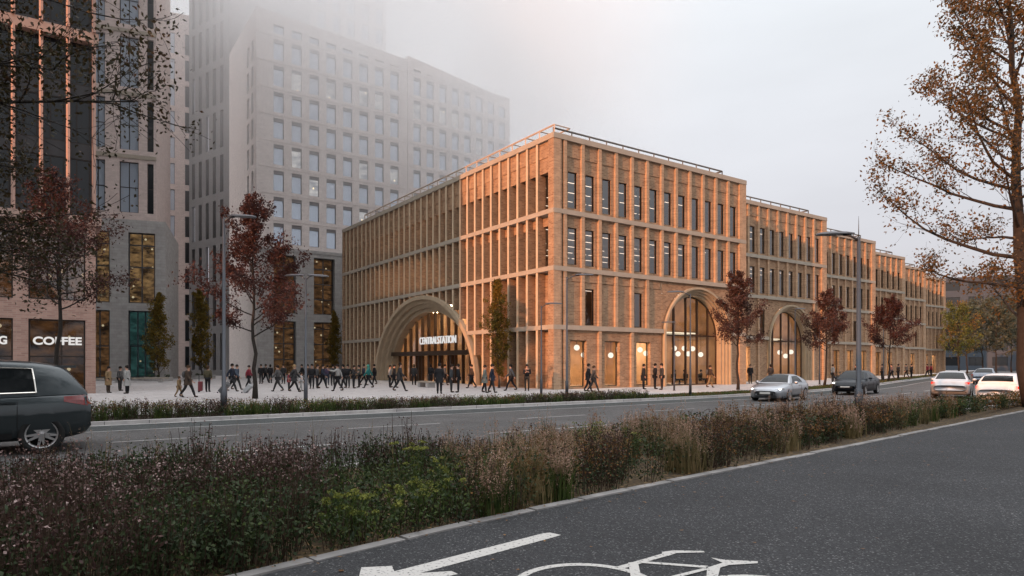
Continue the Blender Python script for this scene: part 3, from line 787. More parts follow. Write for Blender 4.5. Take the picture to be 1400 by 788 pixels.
for r0, r1 in rowU:
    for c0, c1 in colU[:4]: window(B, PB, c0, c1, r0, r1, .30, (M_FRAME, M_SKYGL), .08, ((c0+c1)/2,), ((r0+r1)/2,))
    window(B, PB, -1.75, -1.15, r0, r1, .30, (M_FRAME, M_DARKGL), .06, (), ((r0+r1)/2,))
for c0, c1 in colB:
    window(B, PF, c0, c1, .3, 7.3, .40, (M_GREYM, M_GLASS), .12, (c0+.85, (c0+c1)/2+.3), (3.6,))
    window(B, PF, c0, c1, 8.1, 15.5, .40, (M_GREYM, M_GLASS), .12, ((c0+c1)/2,), (11.9, 14.2))
b = MB()
for c0, c1 in colB: b.quad((c0-.2, 1.6, 7.8), (c1+.2, 1.6, 7.8), (c1+.2, 1.6, 15.8), (c0-.2, 1.6, 15.8))
b.build('amber_interior', M_AMBER, B)
b = MB(); c0, c1 = colB[0]; b.quad((c0-.2, 1.6, 3.6), (c1+.2, 1.6, 3.6), (c1+.2, 1.6, 7.6), (c0-.2, 1.6, 7.6)); b.quad((c0-.2, 3.2, 0), (c1+.2, 3.2, 0), (c1+.2, 3.2, 3.6), (c0-.2, 3.2, 3.6)); b.build('teal_interior', M_TEAL, B)
b = MB()
for c0, c1 in colB[1:]: b.quad((c0-.2, 1.6, 0), (c1+.2, 1.6, 0), (c1+.2, 1.6, 7.6), (c0-.2, 1.6, 7.6))
b.build('cafe_interior', M_AMBERD, B)
# --- pale block in the gap
Cc = empty('pale_block', (-46.0, 103, 0), angB, 'pale brick block fading into mist in the gap between two darker towers', 'building')
b = MB(); ops = []; rowC = [(1.2+4.0*i, 4.4+4.0*i) for i in range(13)]
colC = [(-7.4, -6.0), (-4.6, -2.6), (-1.4, -.5), (-11.5, -9.4)]
for c0, c1 in colC: ops += [(c0, c1, r0, r1, .3) for r0, r1 in rowC]
grid_wall(b, PF, -14, 1.5, 0, 55.4, ops, .3); b.quad((1.5, 0, 0), (1.5, 12, 0), (1.5, 12, 55.4), (1.5, 0, 55.4)); b.quad((-14, 0, 0), (-14, 12, 0), (-14, 12, 55.4), (-14, 0, 55.4)); b.quad((-14, 0, 55.4), (1.5, 0, 55.4), (1.5, 12, 55.4), (-14, 12, 55.4)); b.quad((-14, 12, 0), (1.5, 12, 0), (1.5, 12, 55.4), (-14, 12, 55.4))
b.build('brick_wall', M_TOWERP, Cc)
for c0, c1 in colC:
    for j, (r0, r1) in enumerate(rowC):
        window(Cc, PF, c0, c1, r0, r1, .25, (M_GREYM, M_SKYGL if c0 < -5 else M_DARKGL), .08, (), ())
# --- main stone faced office with a roof that slopes gently along the street
E0 = (-31.8, 82.0)
def office(name, label, org, width, top0, top1, cols, ww, nfl, zf, fh, base, lit, depth=26):
    o = empty(name, (*org, 0), ANG, label, 'building'); b = MB(); ops = []
    rows = [(zf+fh*i, zf+fh*i+2.55) for i in range(nfl)]
    tops = lambda a: top0+(top1-top0)*a/width
    ztopw = rows[-1][1]+.75
    for c in cols: ops += [(c, c+ww, r0, r1, .28) for r0, r1 in rows]
    bops = [(p, q, r, s_, .7) for p, q, r, s_ in base]
    grid_wall(b, PF, 0, width, 16.3, ztopw, ops, .28)
    for i, c in enumerate(cols):              # tall windows of the last storey follow the slope
        pass
    A_ = sorted({0, width, *cols, *[c+ww for c in cols]})
    for i in range(len(A_)-1):
        a0, a1 = A_[i], A_[i+1]; isw = any(abs(a0-c) < 1e-6 for c in cols)
        if isw:
            h0, h1 = tops(a0)-1.5, tops(a1)-1.5
            b.poly([(a0, 0, h0), (a1, 0, h1), (a1, 0, tops(a1)), (a0, 0, tops(a0))])
            b.quad((a0, 0, ztopw), (a0, 0, h0), (a0, .28, h0), (a0, .28, ztopw)); b.quad((a1, 0, ztopw), (a1, 0, h1), (a1, .28, h1), (a1, .28, ztopw)); b.quad((a0, 0, h0), (a1, 0, h1), (a1, .28, h1), (a0, .28, h0))
        else: b.poly([(a0, 0, ztopw), (a1, 0, ztopw), (a1, 0, tops(a1)), (a0, 0, tops(a0))])
    b.quad((width, 0, 0), (width, depth, 0), (width, depth, top1), (width, 0, top1))
    b.quad((0, 0, top0), (width, 0, top1), (width, depth, top1), (0, depth, top0)); b.quad((0, depth, 0), (width, depth, 0), (width, depth, top1), (0, depth, top0))
    sops = []
    for (r0, r1) in rows: sops += [(q, q+1.0, r0, r1, .28) for q in (1.6, 3.9)]
    PS = lambda a, z, d: (d, a, z)
    grid_wall(b, PS, 0, depth, 0, top0, sops, .28)
    b.build('stone_wall', M_TOWER, o)
    bb = MB(); grid_wall(bb, PF, 0, width, 0, 16.3, bops, .7); pbox(bb, PF, -.02, width, 16.1, 16.5, -.10, .05); bb.build('stone_base', M_GREYST, o)
    for i, c in enumerate(cols):
        for j, (r0, r1) in enumerate(rows):
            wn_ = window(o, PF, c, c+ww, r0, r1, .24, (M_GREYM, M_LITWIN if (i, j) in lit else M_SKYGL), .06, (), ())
            l_ = MB(); pbox(l_, PF, c+.01, c+ww-.01, r1-.42, r1-.01, .08, .20); l_.build('louvre', M_LOUVRE, wn_)
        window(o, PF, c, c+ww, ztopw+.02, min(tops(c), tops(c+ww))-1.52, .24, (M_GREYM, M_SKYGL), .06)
    for (r0, r1) in rows:
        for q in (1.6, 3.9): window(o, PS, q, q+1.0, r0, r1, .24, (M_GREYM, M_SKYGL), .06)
    sb = MB()
    for (r0, r1) in rows: pbox(sb, PF, .3, width-.3, r1+.32, r1+.42, -.05, .02)
    sb.build('string_courses', M_TOWER, o)
    for p, q, r, s_ in base: window(o, PF, p, q, r, s_, .6, (M_GREYM, M_GLASS), .12, ((p+q)/2,), tuple(r+2.0*k for k in range(1, int((s_-r)/2.0)+1))[:3])
    ib = MB()
    for p, q, r, s_ in base: ib.quad((p-.3, 2.2, r-.2), (q+.3, 2.2, r-.2), (q+.3, 2.2, s_+.2), (p-.3, 2.2, s_+.2))
    ib.build('lit_interior', M_AMBERD, o)
    return o
colsE = [2.07+2.27*i for i in range(8)]
baseE = [(2.1+5.1*i, 4.9+5.1*i, z0, z1) for i in range(4) for z0, z1 in ((.3, 7.2), (8.2, 15.6))]
office('stone_office', 'pale grey office block with regular windows and a tall glazed stone base', E0, 20.6, 46.3, 45.0, colsE, 1.28, 8, 17.0, 3.32, baseE,
       {(1, 6), (3, 6), (5, 6), (6, 6), (1, 3), (5, 3), (7, 3), (2, 2), (5, 1)})
P2 = (E0[0]+TX*20.65, E0[1]+TY*20.65)
office('stone_office', 'misty grey office wing standing behind the station roof, furthest right of the towers', P2, 17.6, 45.6, 43.2, [.9+2.1*i for i in range(8)], 1.15, 8, 17.0, 3.32, [],
       {(0, 6), (2, 6), (5, 5), (3, 6)})
# --- dark slit windowed tower
ax, ay = E0[0]-TY*15.6, E0[1]+TX*15.6
angD = math.atan2(-.585, .81)                  # its front runs back to the left
D = empty('dark_tower', (ax, ay, 0), angD, 'dark grey tower with narrow vertical slit windows and white lit strips', 'building')
HD = 66; b = MB(); ops = []; colD = [-10.2+1.95*i for i in range(5)]
rowD = [(.8+6.5*i, 6.2+6.5*i) for i in range(10)]
for c in colD: ops += [(c, c+.85, r0, r1, .45) for r0, r1 in rowD]
grid_wall(b, PF, -11, 0, 0, HD, ops, .45)
b.quad((0, 0, 0), (0, 6, 0), (0, 6, HD), (0, 0, HD)); b.quad((-11, 0, 0), (-11, 14, 0), (-11, 14, HD), (-11, 0, HD)); b.quad((-11, 0, HD), (0, 0, HD), (0, 14, HD), (-11, 14, HD)); b.quad((-11, 14, 0), (0, 14, 0), (0, 14, HD), (-11, 14, HD)); b.quad((0, 6, 0), (0, 14, 0), (0, 14, HD), (0, 6, HD))
b.build('clad_wall', M_DARKT, D)
for i, c in enumerate(colD):
    for j, (r0, r1) in enumerate(rowD):
        lit_ = (i, j) in {(0, 7), (2, 6), (0, 4), (2, 2), (2, 3)}
        window(D, PF, c, c+.85, r0, r1, .40, (M_FRAME, M_WHITEL if (i, j) in {(0, 6), (2, 5), (0, 3), (2, 2)} else M_DARKGL), .06, (), ((r0+r1)/2,))
# --- tall tower rising out of the picture behind the office
F0 = (-22.6, 118.0)
F = empty('mist_tower', (*F0, 0), ANG, 'tall tower rising out of frame behind the grey office, lost in mist', 'building')
b = MB(); ops = []; colF = [-1.9-2.6*i for i in range(10)]; rowF = [(1.0+3.6*i, 3.7+3.6*i) for i in range(19)]
rowF = [r for r in rowF if r[0] > 44]
for c in colF: ops += [(c, c+1.3, r0, r1, .3) for r0, r1 in rowF]
grid_wall(b, PF, -28, 0, 0, 70, ops, .3); shell(b, 28, 18, 70)
b.build('brick_wall', M_TOWER, F)
for c in colF:
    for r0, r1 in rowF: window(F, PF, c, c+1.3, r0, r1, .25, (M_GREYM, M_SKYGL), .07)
# --- far end of the street
def far_block(loc, ang, w, h, dep, label, mat, nc, nr):
    o = empty('distant_office', (*loc, 0), ang, label, 'building'); b = MB(); ops = []
    cw = w/nc
    for i in range(nc):
        for j in range(nr): ops.append((i*cw+cw*.18, (i+1)*cw-cw*.18, 1.2+j*h/nr*.97, 1.2+j*h/nr*.97+h/nr*.55, .3))
    grid_wall(b, PF, 0, w, 0, h, ops, .3); b.quad((0, 0, 0), (0, dep, 0), (0, dep, h), (0, 0, h)); b.quad((w, 0, 0), (w, dep, 0), (w, dep, h), (w, 0, h)); b.quad((0, 0, h), (w, 0, h), (w, dep, h), (0, dep, h))
    b.build('wall', mat, o)
    for q in ops:
        b = MB(); b.quad((q[0], .28, q[2]), (q[1], .28, q[2]), (q[1], .28, q[3]), (q[0], .28, q[3])); b.build('window', M_DARKGL, o)
M_FARW = plain('far_grey_wall', (.055, .068, .085), .8, var=.1)
far_block((112, 172), R(-28), 40, 24, 20, 'distant blue grey office beyond the end of the brick station', M_FARW, 8, 6)
far_block((148, 205), R(-30), 60, 14, 20, 'long low grey building far down the street behind the trees', plain('far_pale_wall', (.08, .095, .115), .8), 16, 3)
# --- unseen blocks added behind and beside the camera to shade foreground, towers and mist
def shade_block(name, label, loc, ang, w, dep, h, mat, nc, nr):
    o = empty(name, (*loc, 0), ang, label, 'building'); b = MB(); ops = []; cw = w/nc; rh = h/nr
    for i in range(nc):
        for j in range(nr): ops.append((i*cw+cw*.25, (i+1)*cw-cw*.25, j*rh+rh*.25, j*rh+rh*.8, .25))
    grid_wall(b, PF, 0, w, 0, h, ops, .25); b.quad((0, 0, 0), (0, dep, 0), (0, dep, h), (0, 0, h)); b.quad((w, 0, 0), (w, dep, 0), (w, dep, h), (w, 0, h)); b.quad((0, 0, h), (w, 0, h), (w, dep, h), (0, dep, h)); b.quad((0, dep, 0), (w, dep, 0), (w, dep, h), (0, dep, h))
    b.build('wall', mat, o)
    for q in ops:
        b = MB(); b.quad((q[0], .2, q[2]), (q[1], .2, q[2]), (q[1], .2, q[3]), (q[0], .2, q[3])); b.build('window', M_DARKGL, o)
    return o
sh = np.array(SUN_H)/np.linalg.norm(SUN_H); pn = np.array((sh[1], -sh[0]))   # pn: to the left when looking at the sun
# unseen row added behind the viewer for its shade: ends its shadow just before the plaza
ctr = sh*24
shade_block('shade_row', 'long unseen brick row added behind the viewer to shade the foreground', (ctr[0]-pn[0]*60, ctr[1]-pn[1]*60), math.atan2(pn[1], pn[0]), 120, 10, 11.7, M_RED, 26, 3)
# unseen tall block added to block the sun: its shadow falls over the far half of the station's left front
pA = np.array(W(0.0, 12.6)); pB = np.array(W(0.0, 17.3))
qa = pA+sh*47; wdt = float(np.dot(pB-pA, -pn)); sgn = 1
dvec = pB-pA; lat = dvec-np.dot(dvec, sh)*sh; wl_ = np.linalg.norm(lat); lat /= wl_
shade_block('shade_tower', 'unseen tall slab added beyond the left edge to shade the station front', tuple(qa), math.atan2(lat[1], lat[0]), wl_, 9, 44, plain('pale_bounce_wall', (.62, .61, .60), .85), 3, 12)  # its walls are kept pale to bounce light into the mist

nL = np.array((-SUN_H[1], SUN_H[0])); q0 = nL*-114+sh*32
shade_block('shade_tower', 'second unseen slab added beyond the left edge to shade the left towers', tuple(q0), math.atan2(nL[1], nL[0]), 56, 10, 90, plain('pale_bounce_wall', (.62, .61, .60), .85), 8, 11)  # added unseen, to keep the sun off the left towers and the mist

q1 = nL*-62+sh*26
shade_block('shade_house', 'unseen brick block added beyond the left edge to shade the coffee house', tuple(q1), math.atan2(nL[1], nL[0]), 20.3, 9, 18.2, M_RED, 5, 5)  # added unseen, to keep the sun off the coffee house's lower wall
# ------------------------------------------------------------------ low cloud about the towers and thin air over the street
def volume_box(name, x0, x1, y0, y1, z0, z1, density, col=(.92, .94, 1.0), aniso=0.0):
    b = MB(); b.box(x0, x1, y0, y1, z0, z1); m = bpy.data.materials.new(name); n, l = nodes_of(m)
    n.remove(pbsdf(m)); v = n.new('ShaderNodeVolumePrincipled'); v.inputs['Color'].default_value = (*col, 1)
    v.inputs['Density'].default_value = density; v.inputs['Anisotropy'].default_value = aniso
    l.new(v.outputs[0], n['Material Output'].inputs['Volume'])
    o = b.build(name, m); tag(o, kind='stuff'); o.visible_shadow = True
    return o, m, v
USE_CLOUD = True
if USE_CLOUD:
    o, m, v = volume_box('haze', -95, 40, 50, 150, 10.5, 71, .02, (1, 1, 1), .3)
    n, l = nodes_of(m)
    t = n.new('ShaderNodeTexCoord'); s = n.new('ShaderNodeSeparateXYZ'); l.new(t.outputs['Object'], s.inputs[0])
    def mrange(src, a, b_, lo, hi, smooth=True):
        r = n.new('ShaderNodeMapRange'); r.interpolation_type = 'SMOOTHSTEP' if smooth else 'LINEAR'
        r.inputs['From Min'].default_value = a; r.inputs['From Max'].default_value = b_; r.inputs['To Min'].default_value = lo; r.inputs['To Max'].default_value = hi
        l.new(src, r.inputs['Value']); return r.outputs[0]
    def mul(a, b_):
        q = n.new('ShaderNodeMath'); q.operation = 'MULTIPLY'; l.new(a, q.inputs[0]); l.new(b_, q.inputs[1]); return q.outputs[0]
    fz = mrange(s.outputs['Z'], 14, 47, 0, .057)
    fx = mrange(s.outputs['X'], -6, 26, 1, 0); fy = mrange(s.outputs['Y'], 52, 74, 0, 1); fl = mrange(s.outputs['X'], -50, -20, .16, 1)
    nz2 = n.new('ShaderNodeTexNoise'); nz2.inputs['Scale'].default_value = .05; nz2.inputs['Detail'].default_value = 2; l.new(t.outputs['Object'], nz2.inputs['Vector'])
    fn = mrange(nz2.outputs['Fac'], .32, .68, .35, 1.65, False)
    fb = mrange(s.outputs['Y'], 92, 116, 1, .12)
    l.new(mul(mul(mul(mul(fz, fx), mul(fy, fl)), fn), fb), v.inputs['Density'])
    cy.volume_step_rate = 0.8; cy.volume_max_steps = 64
# ------------------------------------------------------------------ trees
def leaf_quads(C, size, rng, aspect=.55, up=.35):
    n = len(C); C = np.asarray(C, float)
    u = rng.normal(size=(n, 3)); u /= np.linalg.norm(u, axis=1)[:, None]
    w = rng.normal(size=(n, 3)); w[:, 2] += up*2; v = np.cross(u, w); v /= (np.linalg.norm(v, axis=1)[:, None]+1e-9)
    s = (size*rng.uniform(.65, 1.3, n))[:, None]
    V = np.empty((n, 4, 3)); V[:, 0] = C-u*s*.5; V[:, 1] = C+v*s*aspect*.5-u*s*.05; V[:, 2] = C+u*s*.5; V[:, 3] = C-v*s*aspect*.5-u*s*.05
    return V.reshape(-1, 3), np.arange(n*4).reshape(n, 4)
def grow_tree(name, label, base, seed, H, r0, clear, prof, nlimb, el0, el1, leaf_m, bark_m, nleaf, lsize, curve=.25, group=None, keep=None,
              lean=(0, 0), sub=7, twig=3, spreadleaf=.16, lean_top=1.0, sides=7, cat='tree', az_bias=None, bare=0.0):
    rng = np.random.default_rng(seed); rd = random.Random(seed)
    root = empty(name, (base[0], base[1], base[2] if len(base) > 2 else 0), 0, label, cat, group)
    mb = MB(); tw = MB(); L = []
    npt = 14; tp = []
    wob = np.cumsum(rng.normal(0, H*.006, (npt, 2)), axis=0); wob -= wob[0]
    for i in range(npt):
        f = i/(npt-1); tp.append(np.array((wob[i, 0]+lean[0]*f, wob[i, 1]+lean[1]*f, H*f)))
    tr = [r0*(1.35 if i == 0 else 1)*(1-.93*(i/(npt-1))**.85)+.008 for i in range(npt)]
    mb.tube(tp, tr, sides+3)
    def trunk_at(z):
        f = min(max(z/H, 0), .9999)*(npt-1); i = int(f); return tp[i]+(tp[i+1]-tp[i])*(f-i), tr[i]+(tr[i+1]-tr[i])*(f-i)
    def limb(p, d, ln, r, lev, up):
        n = 7 if lev == 0 else (5 if lev == 1 else 3); pts = [np.array(p)]; d = np.array(d)
        for i in range(n):
            d = d+rng.normal(0, .13 if lev else .09, 3)+np.array((0, 0, up/n)); d /= np.linalg.norm(d); pts.append(pts[-1]+d*ln/n)
        rr = [max(r*(1-.85*i/n), .004) for i in range(n+1)]
        (mb if lev == 0 else tw).tube(pts, rr, sides if lev == 0 else (4 if lev == 1 else 3), cap=False)
        return pts
    ga = rd.uniform(0, 6.28)
    for i in range(nlimb):
        f = (i+.5)/nlimb; z = clear+(H*.97-clear)*f**.95; zr = (z-clear)/(H-clear)
        az = ga+i*2.39996+rd.uniform(-.35, .35)
        if az_bias is not None and rd.random() < az_bias[1]: az = az_bias[0]+rd.gauss(0, .8)
        p, tr_ = trunk_at(z); ln = prof(zr)*rd.uniform(.78, 1.12)
        if ln < .25: continue
        el = R(el0+(el1-el0)*zr+rd.uniform(-8, 8)); d = (math.cos(az)*math.cos(el), math.sin(az)*math.cos(el), math.sin(el))
        pts = limb(p, d, ln, min(tr_*.55, .012+ln*.012), 0, curve)
        ns = max(3, int(sub*min(1.3, ln/prof(.3)+.2)))
        for k in range(ns):
            g = .22+.78*(k+rd.random())/ns; j = min(int(g*7), 6); q = pts[j]+(pts[j+1]-pts[j])*(g*7-j)
            dd = pts[j+1]-pts[j]; dd = dd/np.linalg.norm(dd); sd_ = np.cross(dd, (0, 0, 1)); sd_ /= (np.linalg.norm(sd_)+1e-9)
            a = rd.choice((-1, 1))*rd.uniform(.5, 1.1); d2 = dd*math.cos(a)+sd_*math.sin(a)+np.array((0, 0, rd.uniform(-.15, .45))); d2 /= np.linalg.norm(d2)
            l2 = ln*rd.uniform(.22, .42)*(1.15-.5*g); p2 = limb(q, d2, l2, .004+l2*.007, 1, curve*.8)
            L += [(p2[-1], l2), (p2[3], l2), (p2[2], l2)]
            for t in range(twig):
                j2 = rd.randint(1, 4); d3 = rng.normal(size=3)*.7+(p2[j2+1]-p2[j2])/np.linalg.norm(p2[j2+1]-p2[j2]); d3 /= np.linalg.norm(d3)
                p3 = limb(p2[j2], d3, l2*rd.uniform(.3, .6), .005, 2, .1); L += [(p3[-1], l2), (p3[1], l2)]
    o = mb.build('trunk', bark_m, root, smooth=True)
    tw.build('twigs', bark_m, o)
    ends = np.array([e[0] for e in L]); rad = np.array([e[1] for e in L])
    wts = rng.gamma(.9, 1.0, len(ends))+.05     # some clumps full, some nearly bare
    if bare: wts *= np.where(rng.random(len(ends)) < bare, .05, 1)
    idx = rng.choice(len(ends), nleaf, p=wts/wts.sum())
    C = ends[idx]+rng.normal(size=(nleaf, 3))*np.minimum(spreadleaf, .2*rad[idx]+.05)[:, None]
    if keep is not None: C = C[keep(C)]
    V, F = leaf_quads(C, lsize, rng); np_mesh('crown', V, F, leaf_m, None, root)
    return root
BARK = plain('bark', (.075, .058, .045), .9, var=.3, scale=8, bump=.5)
BARKD = plain('dark_bark', (.032, .026, .022), .9, var=.3, scale=8, bump=.5)
LF_RED = leaf('leaf_red_brown', [(.038, .018, .016), (.072, .032, .027), (.10, .046, .032), (.06, .040, .034)], 5)
LF_REDD = leaf('leaf_dark_red', [(.030, .012, .011), (.065, .024, .020), (.10, .045, .03)], 5)
LF_PLANE = leaf('leaf_orange_brown', [(.058, .038, .015), (.105, .062, .022), (.165, .085, .027), (.085, .068, .026)], 3)
LF_DARK = leaf('leaf_dark_olive', [(.020, .018, .008), (.045, .036, .014), (.060, .030, .014)], 4)
LF_COL = leaf('leaf_yellow_green', [(.05, .055, .012), (.14, .105, .018), (.24, .14, .02), (.07, .075, .018)], 3)
LF_GREEN = leaf('leaf_green', [(.03, .055, .015), (.07, .10, .022), (.12, .12, .03)], 1.2)
LF_GREY = leaf('leaf_grey_green', [(.05, .06, .04), (.08, .09, .06), (.11, .10, .06)], .6)
BIGX, BIGY = 21.75, 27.4
def prof_big(z): return 6.6*(1-.62*z)*(1 if z > .06 else .8)
grow_tree('plane_tree', 'tall autumn tree with sparse orange brown leaves at the right edge', (BIGX, BIGY), 21, 20.5, .33, 3.4, prof_big, 42, 12, 50,
          LF_PLANE, BARKD, 30000, .145, .55, None, None, (-.75, 0), 10, 4, .20, az_bias=(math.pi*1.02, .30), bare=.25)
grow_tree('overhanging_tree', 'dark leaved tree overhanging the road at the upper left, trunk out of view', (-12.4, 7.8), 5, 10.2, .24, 4.3, lambda z: 6.2*(1-.30*z), 34, -2, 34,
          LF_DARK, BARKD, 80000, .075, .0, None, None, (.6, .4), 15, 6, .16, az_bias=(.12, .65), bare=.1)
STG = 'red leaved street trees'
def street(label, base, seed, H, rad, n, lf=LF_RED, ls=.13, clear=.36, r0=.085):
    grow_tree('street_tree', label, base, seed, H, r0, H*clear, lambda z: rad*(1.0-.80*z)*(1 if z > .08 else .75), 26, 12, 62, lf, BARKD, n, ls, .5, STG, None, (0, 0), 7, 3, .17)
street('dark red leaved young tree in front of the coffee shop window', (-14.4, 20.7), 31, 7.4, 2.7, 11000, LF_REDD, .085, .46, .085)
street('largest red leaved tree, standing on the plaza left of the station', (-13.1, 33.6), 32, 9.9, 3.9, 13000, LF_REDD, .15, .30, .11)
street('red leaved tree in front of the first street arch', (15.4, 44.9), 33, 7.9, 2.5, 9500, LF_RED, .14)
street('red leaved tree in front of the second street arch', (25.6, 54.0), 34, 7.5, 2.8, 9500, LF_RED, .15)
street('red leaved tree right of the tall lamp post, before the far blocks', (38.0, 66.5), 35, 8.2, 3.3, 9000, LF_REDD, .17)
def columnar(label, base, seed, H, rad, n, ls):
    grow_tree('columnar_tree', label, base, seed, H, .07, .5, lambda z: rad*(.75+.5*math.sin(math.pi*min(1, z*1.15+.1)))*(1 if z < .75 else (1.02-z)*4), 60, 55, 78, LF_COL, BARK, n, ls, .2,
              'narrow upright trees by the facades', None, (0, 0), 4, 2, .20, sides=5)
columnar('narrow upright yellow green tree right of the great arch', (-.95, 48.3), 41, 8.0, 1.35, 9500, .14)
columnar('narrow yellow green tree beside the grey stone base at the left', (-36.2, 67.5), 42, 9.0, 1.7, 7000, .2)
columnar('narrow golden tree at the foot of the dark tower', (-36.4, 77.5), 43, 10.5, 1.9, 7500, .22)
columnar('narrow golden tree just left of the station, by the glazed base', (-22.6, 83.5), 44, 8.6, 1.3, 5500, .2)
def round_tree(label, base, seed, H, rad, n, lf, ls):
    grow_tree('distant_tree', label, base, seed, H, .12, H*.28, lambda z: rad*math.sqrt(max(.05, 1-(1.5*z-.55)**2)), 30, 15, 60, lf, BARKD, n, ls, .3, 'trees at the far end of the street', None, (0, 0), 6, 2, .35, sides=5)
LF_GR = leaf('leaf_green_to_red', [(.06, .085, .02), (.12, .13, .03), (.20, .075, .025)], .35)
round_tree('round green and red tree beside the last station block', (57.0, 84.0), 51, 8.6, 2.9, 3200, LF_GR, .26)
for i, (u, Y, h, r) in enumerate([(1322, 118, 8, 3.2), (1343, 126, 9.5, 3.8), (1362, 120, 8.5, 3.4), (1383, 132, 10, 4.2), (1404, 122, 9.5, 4.0), (1425, 128, 10, 4.2)]):
    k = (u-CX)/FPX
    round_tree(['grey green tree nearest the round red and green one', 'taller grey green tree far behind the silver saloon', 'lower grey green tree above the white car', 'spreading grey green tree left of the big trunk',
                'grey green tree partly hidden by the big trunk', 'grey green tree at the right edge behind the big trunk'][i], (k*Y, Y), 60+i, h*1.35, r*1.25, 3000, LF_GREY, .42)

# ------------------------------------------------------------------ planting
rng = np.random.default_rng(77)
class Plants:
    def __init__(s): s.V = []; s.F = []; s.M = []; s.n = 0
    def add(s, V, m):
        V = V.reshape(-1, 3); k = len(V)//4
        s.V.append(V); s.F.append(np.arange(k*4).reshape(k, 4)+s.n); s.M.append(np.full(k, m)); s.n += k*4
    def build(s, name, mats, kind='stuff'):
        o = np_mesh(name, np.concatenate(s.V), np.concatenate(s.F), mats, np.concatenate(s.M)); return tag(o, kind=kind) if kind else o
PM = [leaf('plant_dark_green', [(.012, .022, .008), (.026, .042, .014), (.045, .060, .02)], 6, .25), leaf('plant_purple', [(.028, .013, .012), (.052, .026, .022), (.085, .045, .034)], 7, .2),
      leaf('seed_head_pale', [(.06, .036, .032), (.20, .125, .115), (.46, .35, .33)], 14, .2), leaf('umbel_yellow_green', [(.07, .09, .018), (.15, .165, .03), (.25, .25, .055)], 6, .2),
      leaf('grass_tan', [(.08, .07, .03), (.17, .135, .06), (.27, .20, .10)], 4, .3), leaf('plume_pink', [(.20, .12, .085), (.34, .215, .155), (.50, .34, .26)], 5, .35),
      leaf('plant_mid_green', [(.025, .045, .012), (.055, .085, .02), (.09, .11, .03)], 5, .3), plain('plant_stem', (.045, .028, .018), .9),
      leaf('plant_rust', [(.07, .030, .012), (.15, .07, .022), (.25, .13, .04)], 5, .25)]
def blades(P, p, n, h, spread, width, m, lean=.5):
    a = rng.uniform(0, 2*math.pi, n); ln = h*rng.uniform(.55, 1.08, n); o = np.stack([np.cos(a), np.sin(a), 0*a], 1)
    b0 = p+rng.normal(0, spread*.25, (n, 3))*(1, 1, 0); k = rng.uniform(.15, 1, n)[:, None]*lean
    m1 = b0+o*ln[:, None]*k*.28+np.array((0, 0, 1))*ln[:, None]*.58; tp = b0+o*ln[:, None]*k*.85+np.array((0, 0, 1))*ln[:, None]*(.98-.25*k)
    sd_ = np.stack([-np.sin(a), np.cos(a), 0*a], 1)*width
    Q = np.stack([b0-sd_*.5, b0+sd_*.5, m1+sd_*.45, m1-sd_*.45], 1); P.add(Q, m)
    Q = np.stack([m1-sd_*.45, m1+sd_*.45, tp+sd_*.08, tp-sd_*.08], 1); P.add(Q, m); return tp, o, ln
def perennial(P, p, h, nst, ls, leafm, topm, headm, nleaf, nhead, spread=.16, headsize=.028):
    a = rng.uniform(0, 2*math.pi, nst); r = spread*np.sqrt(rng.random(nst)); b0 = p+np.stack([np.cos(a)*r, np.sin(a)*r, 0*a], 1)
    hh = h*rng.uniform(.7, 1.08, nst); tip = b0+np.stack([np.cos(a)*r*.9+rng.normal(0, .05, nst), np.sin(a)*r*.9+rng.normal(0, .05, nst), hh], 1)
    w = .005; Q = np.stack([b0+(-w, 0, 0), b0+(w, 0, 0), tip+(w*.5, 0, 0), tip+(-w*.5, 0, 0)], 1); P.add(Q, 7)
    i = rng.integers(0, nst, nleaf); f = rng.uniform(.08, .92, nleaf)[:, None]**.8; C = b0[i]+(tip[i]-b0[i])*f+rng.normal(0, .05, (nleaf, 3))
    lo = f[:, 0] < rng.uniform(.45, .8, nleaf)
    for msk, mm in ((lo, leafm), (~lo, topm)):
        if msk.any(): P.add(leaf_quads(C[msk], ls, rng, .5)[0], mm)
    i = rng.integers(0, nst, nhead); C = tip[i]+rng.normal(0, .032, (nhead, 3))*(1, 1, .8); P.add(leaf_quads(C, headsize, rng, .8)[0], headm)
    return tip
def umbel(P, p, h, nst, spread=.2, R_=.055, nq=34):
    a = rng.uniform(0, 6.28, nst); r = spread*np.sqrt(rng.random(nst)); b0 = p+np.stack([np.cos(a)*r*.5, np.sin(a)*r*.5, 0*a], 1)
    tip = p+np.stack([np.cos(a)*r, np.sin(a)*r, h*rng.uniform(.6, 1.05, nst)], 1); w = .005
    P.add(np.stack([b0+(-w, 0, 0), b0+(w, 0, 0), tip+(w, 0, 0), tip+(-w, 0, 0)], 1), 6)
    d = rng.normal(size=(nst, nq, 3)); d /= np.linalg.norm(d, axis=2)[..., None]; d[..., 2] = np.abs(d[..., 2])*.7
    C = (tip[:, None]+d*R_*rng.uniform(.75, 1.1, (nst, nq, 1))).reshape(-1, 3); P.add(leaf_quads(C, .022, rng, .9)[0], 3)
    n = nst*7; i = rng.integers(0, nst, n); f = rng.uniform(.1, .85, n)[:, None]; P.add(leaf_quads(b0[i]+(tip[i]-b0[i])*f+rng.normal(0, .04, (n, 3)), .055, rng, .5)[0], 6)
def plume(P, p, h, n, m=5, size=.02, ln_=.22):
    tp, o, ln = blades(P, p, n, h, .12, .006, 4, .35)
    k = 16; f = rng.random((n, k, 1)); C = tp[:, None]-np.array((0, 0, 1))*ln_*f+rng.normal(0, .012, (n, k, 3)); P.add(leaf_quads(C.reshape(-1, 3), size, rng, .45, .0)[0], m)
KP = np.array([p for p in KERB]); 
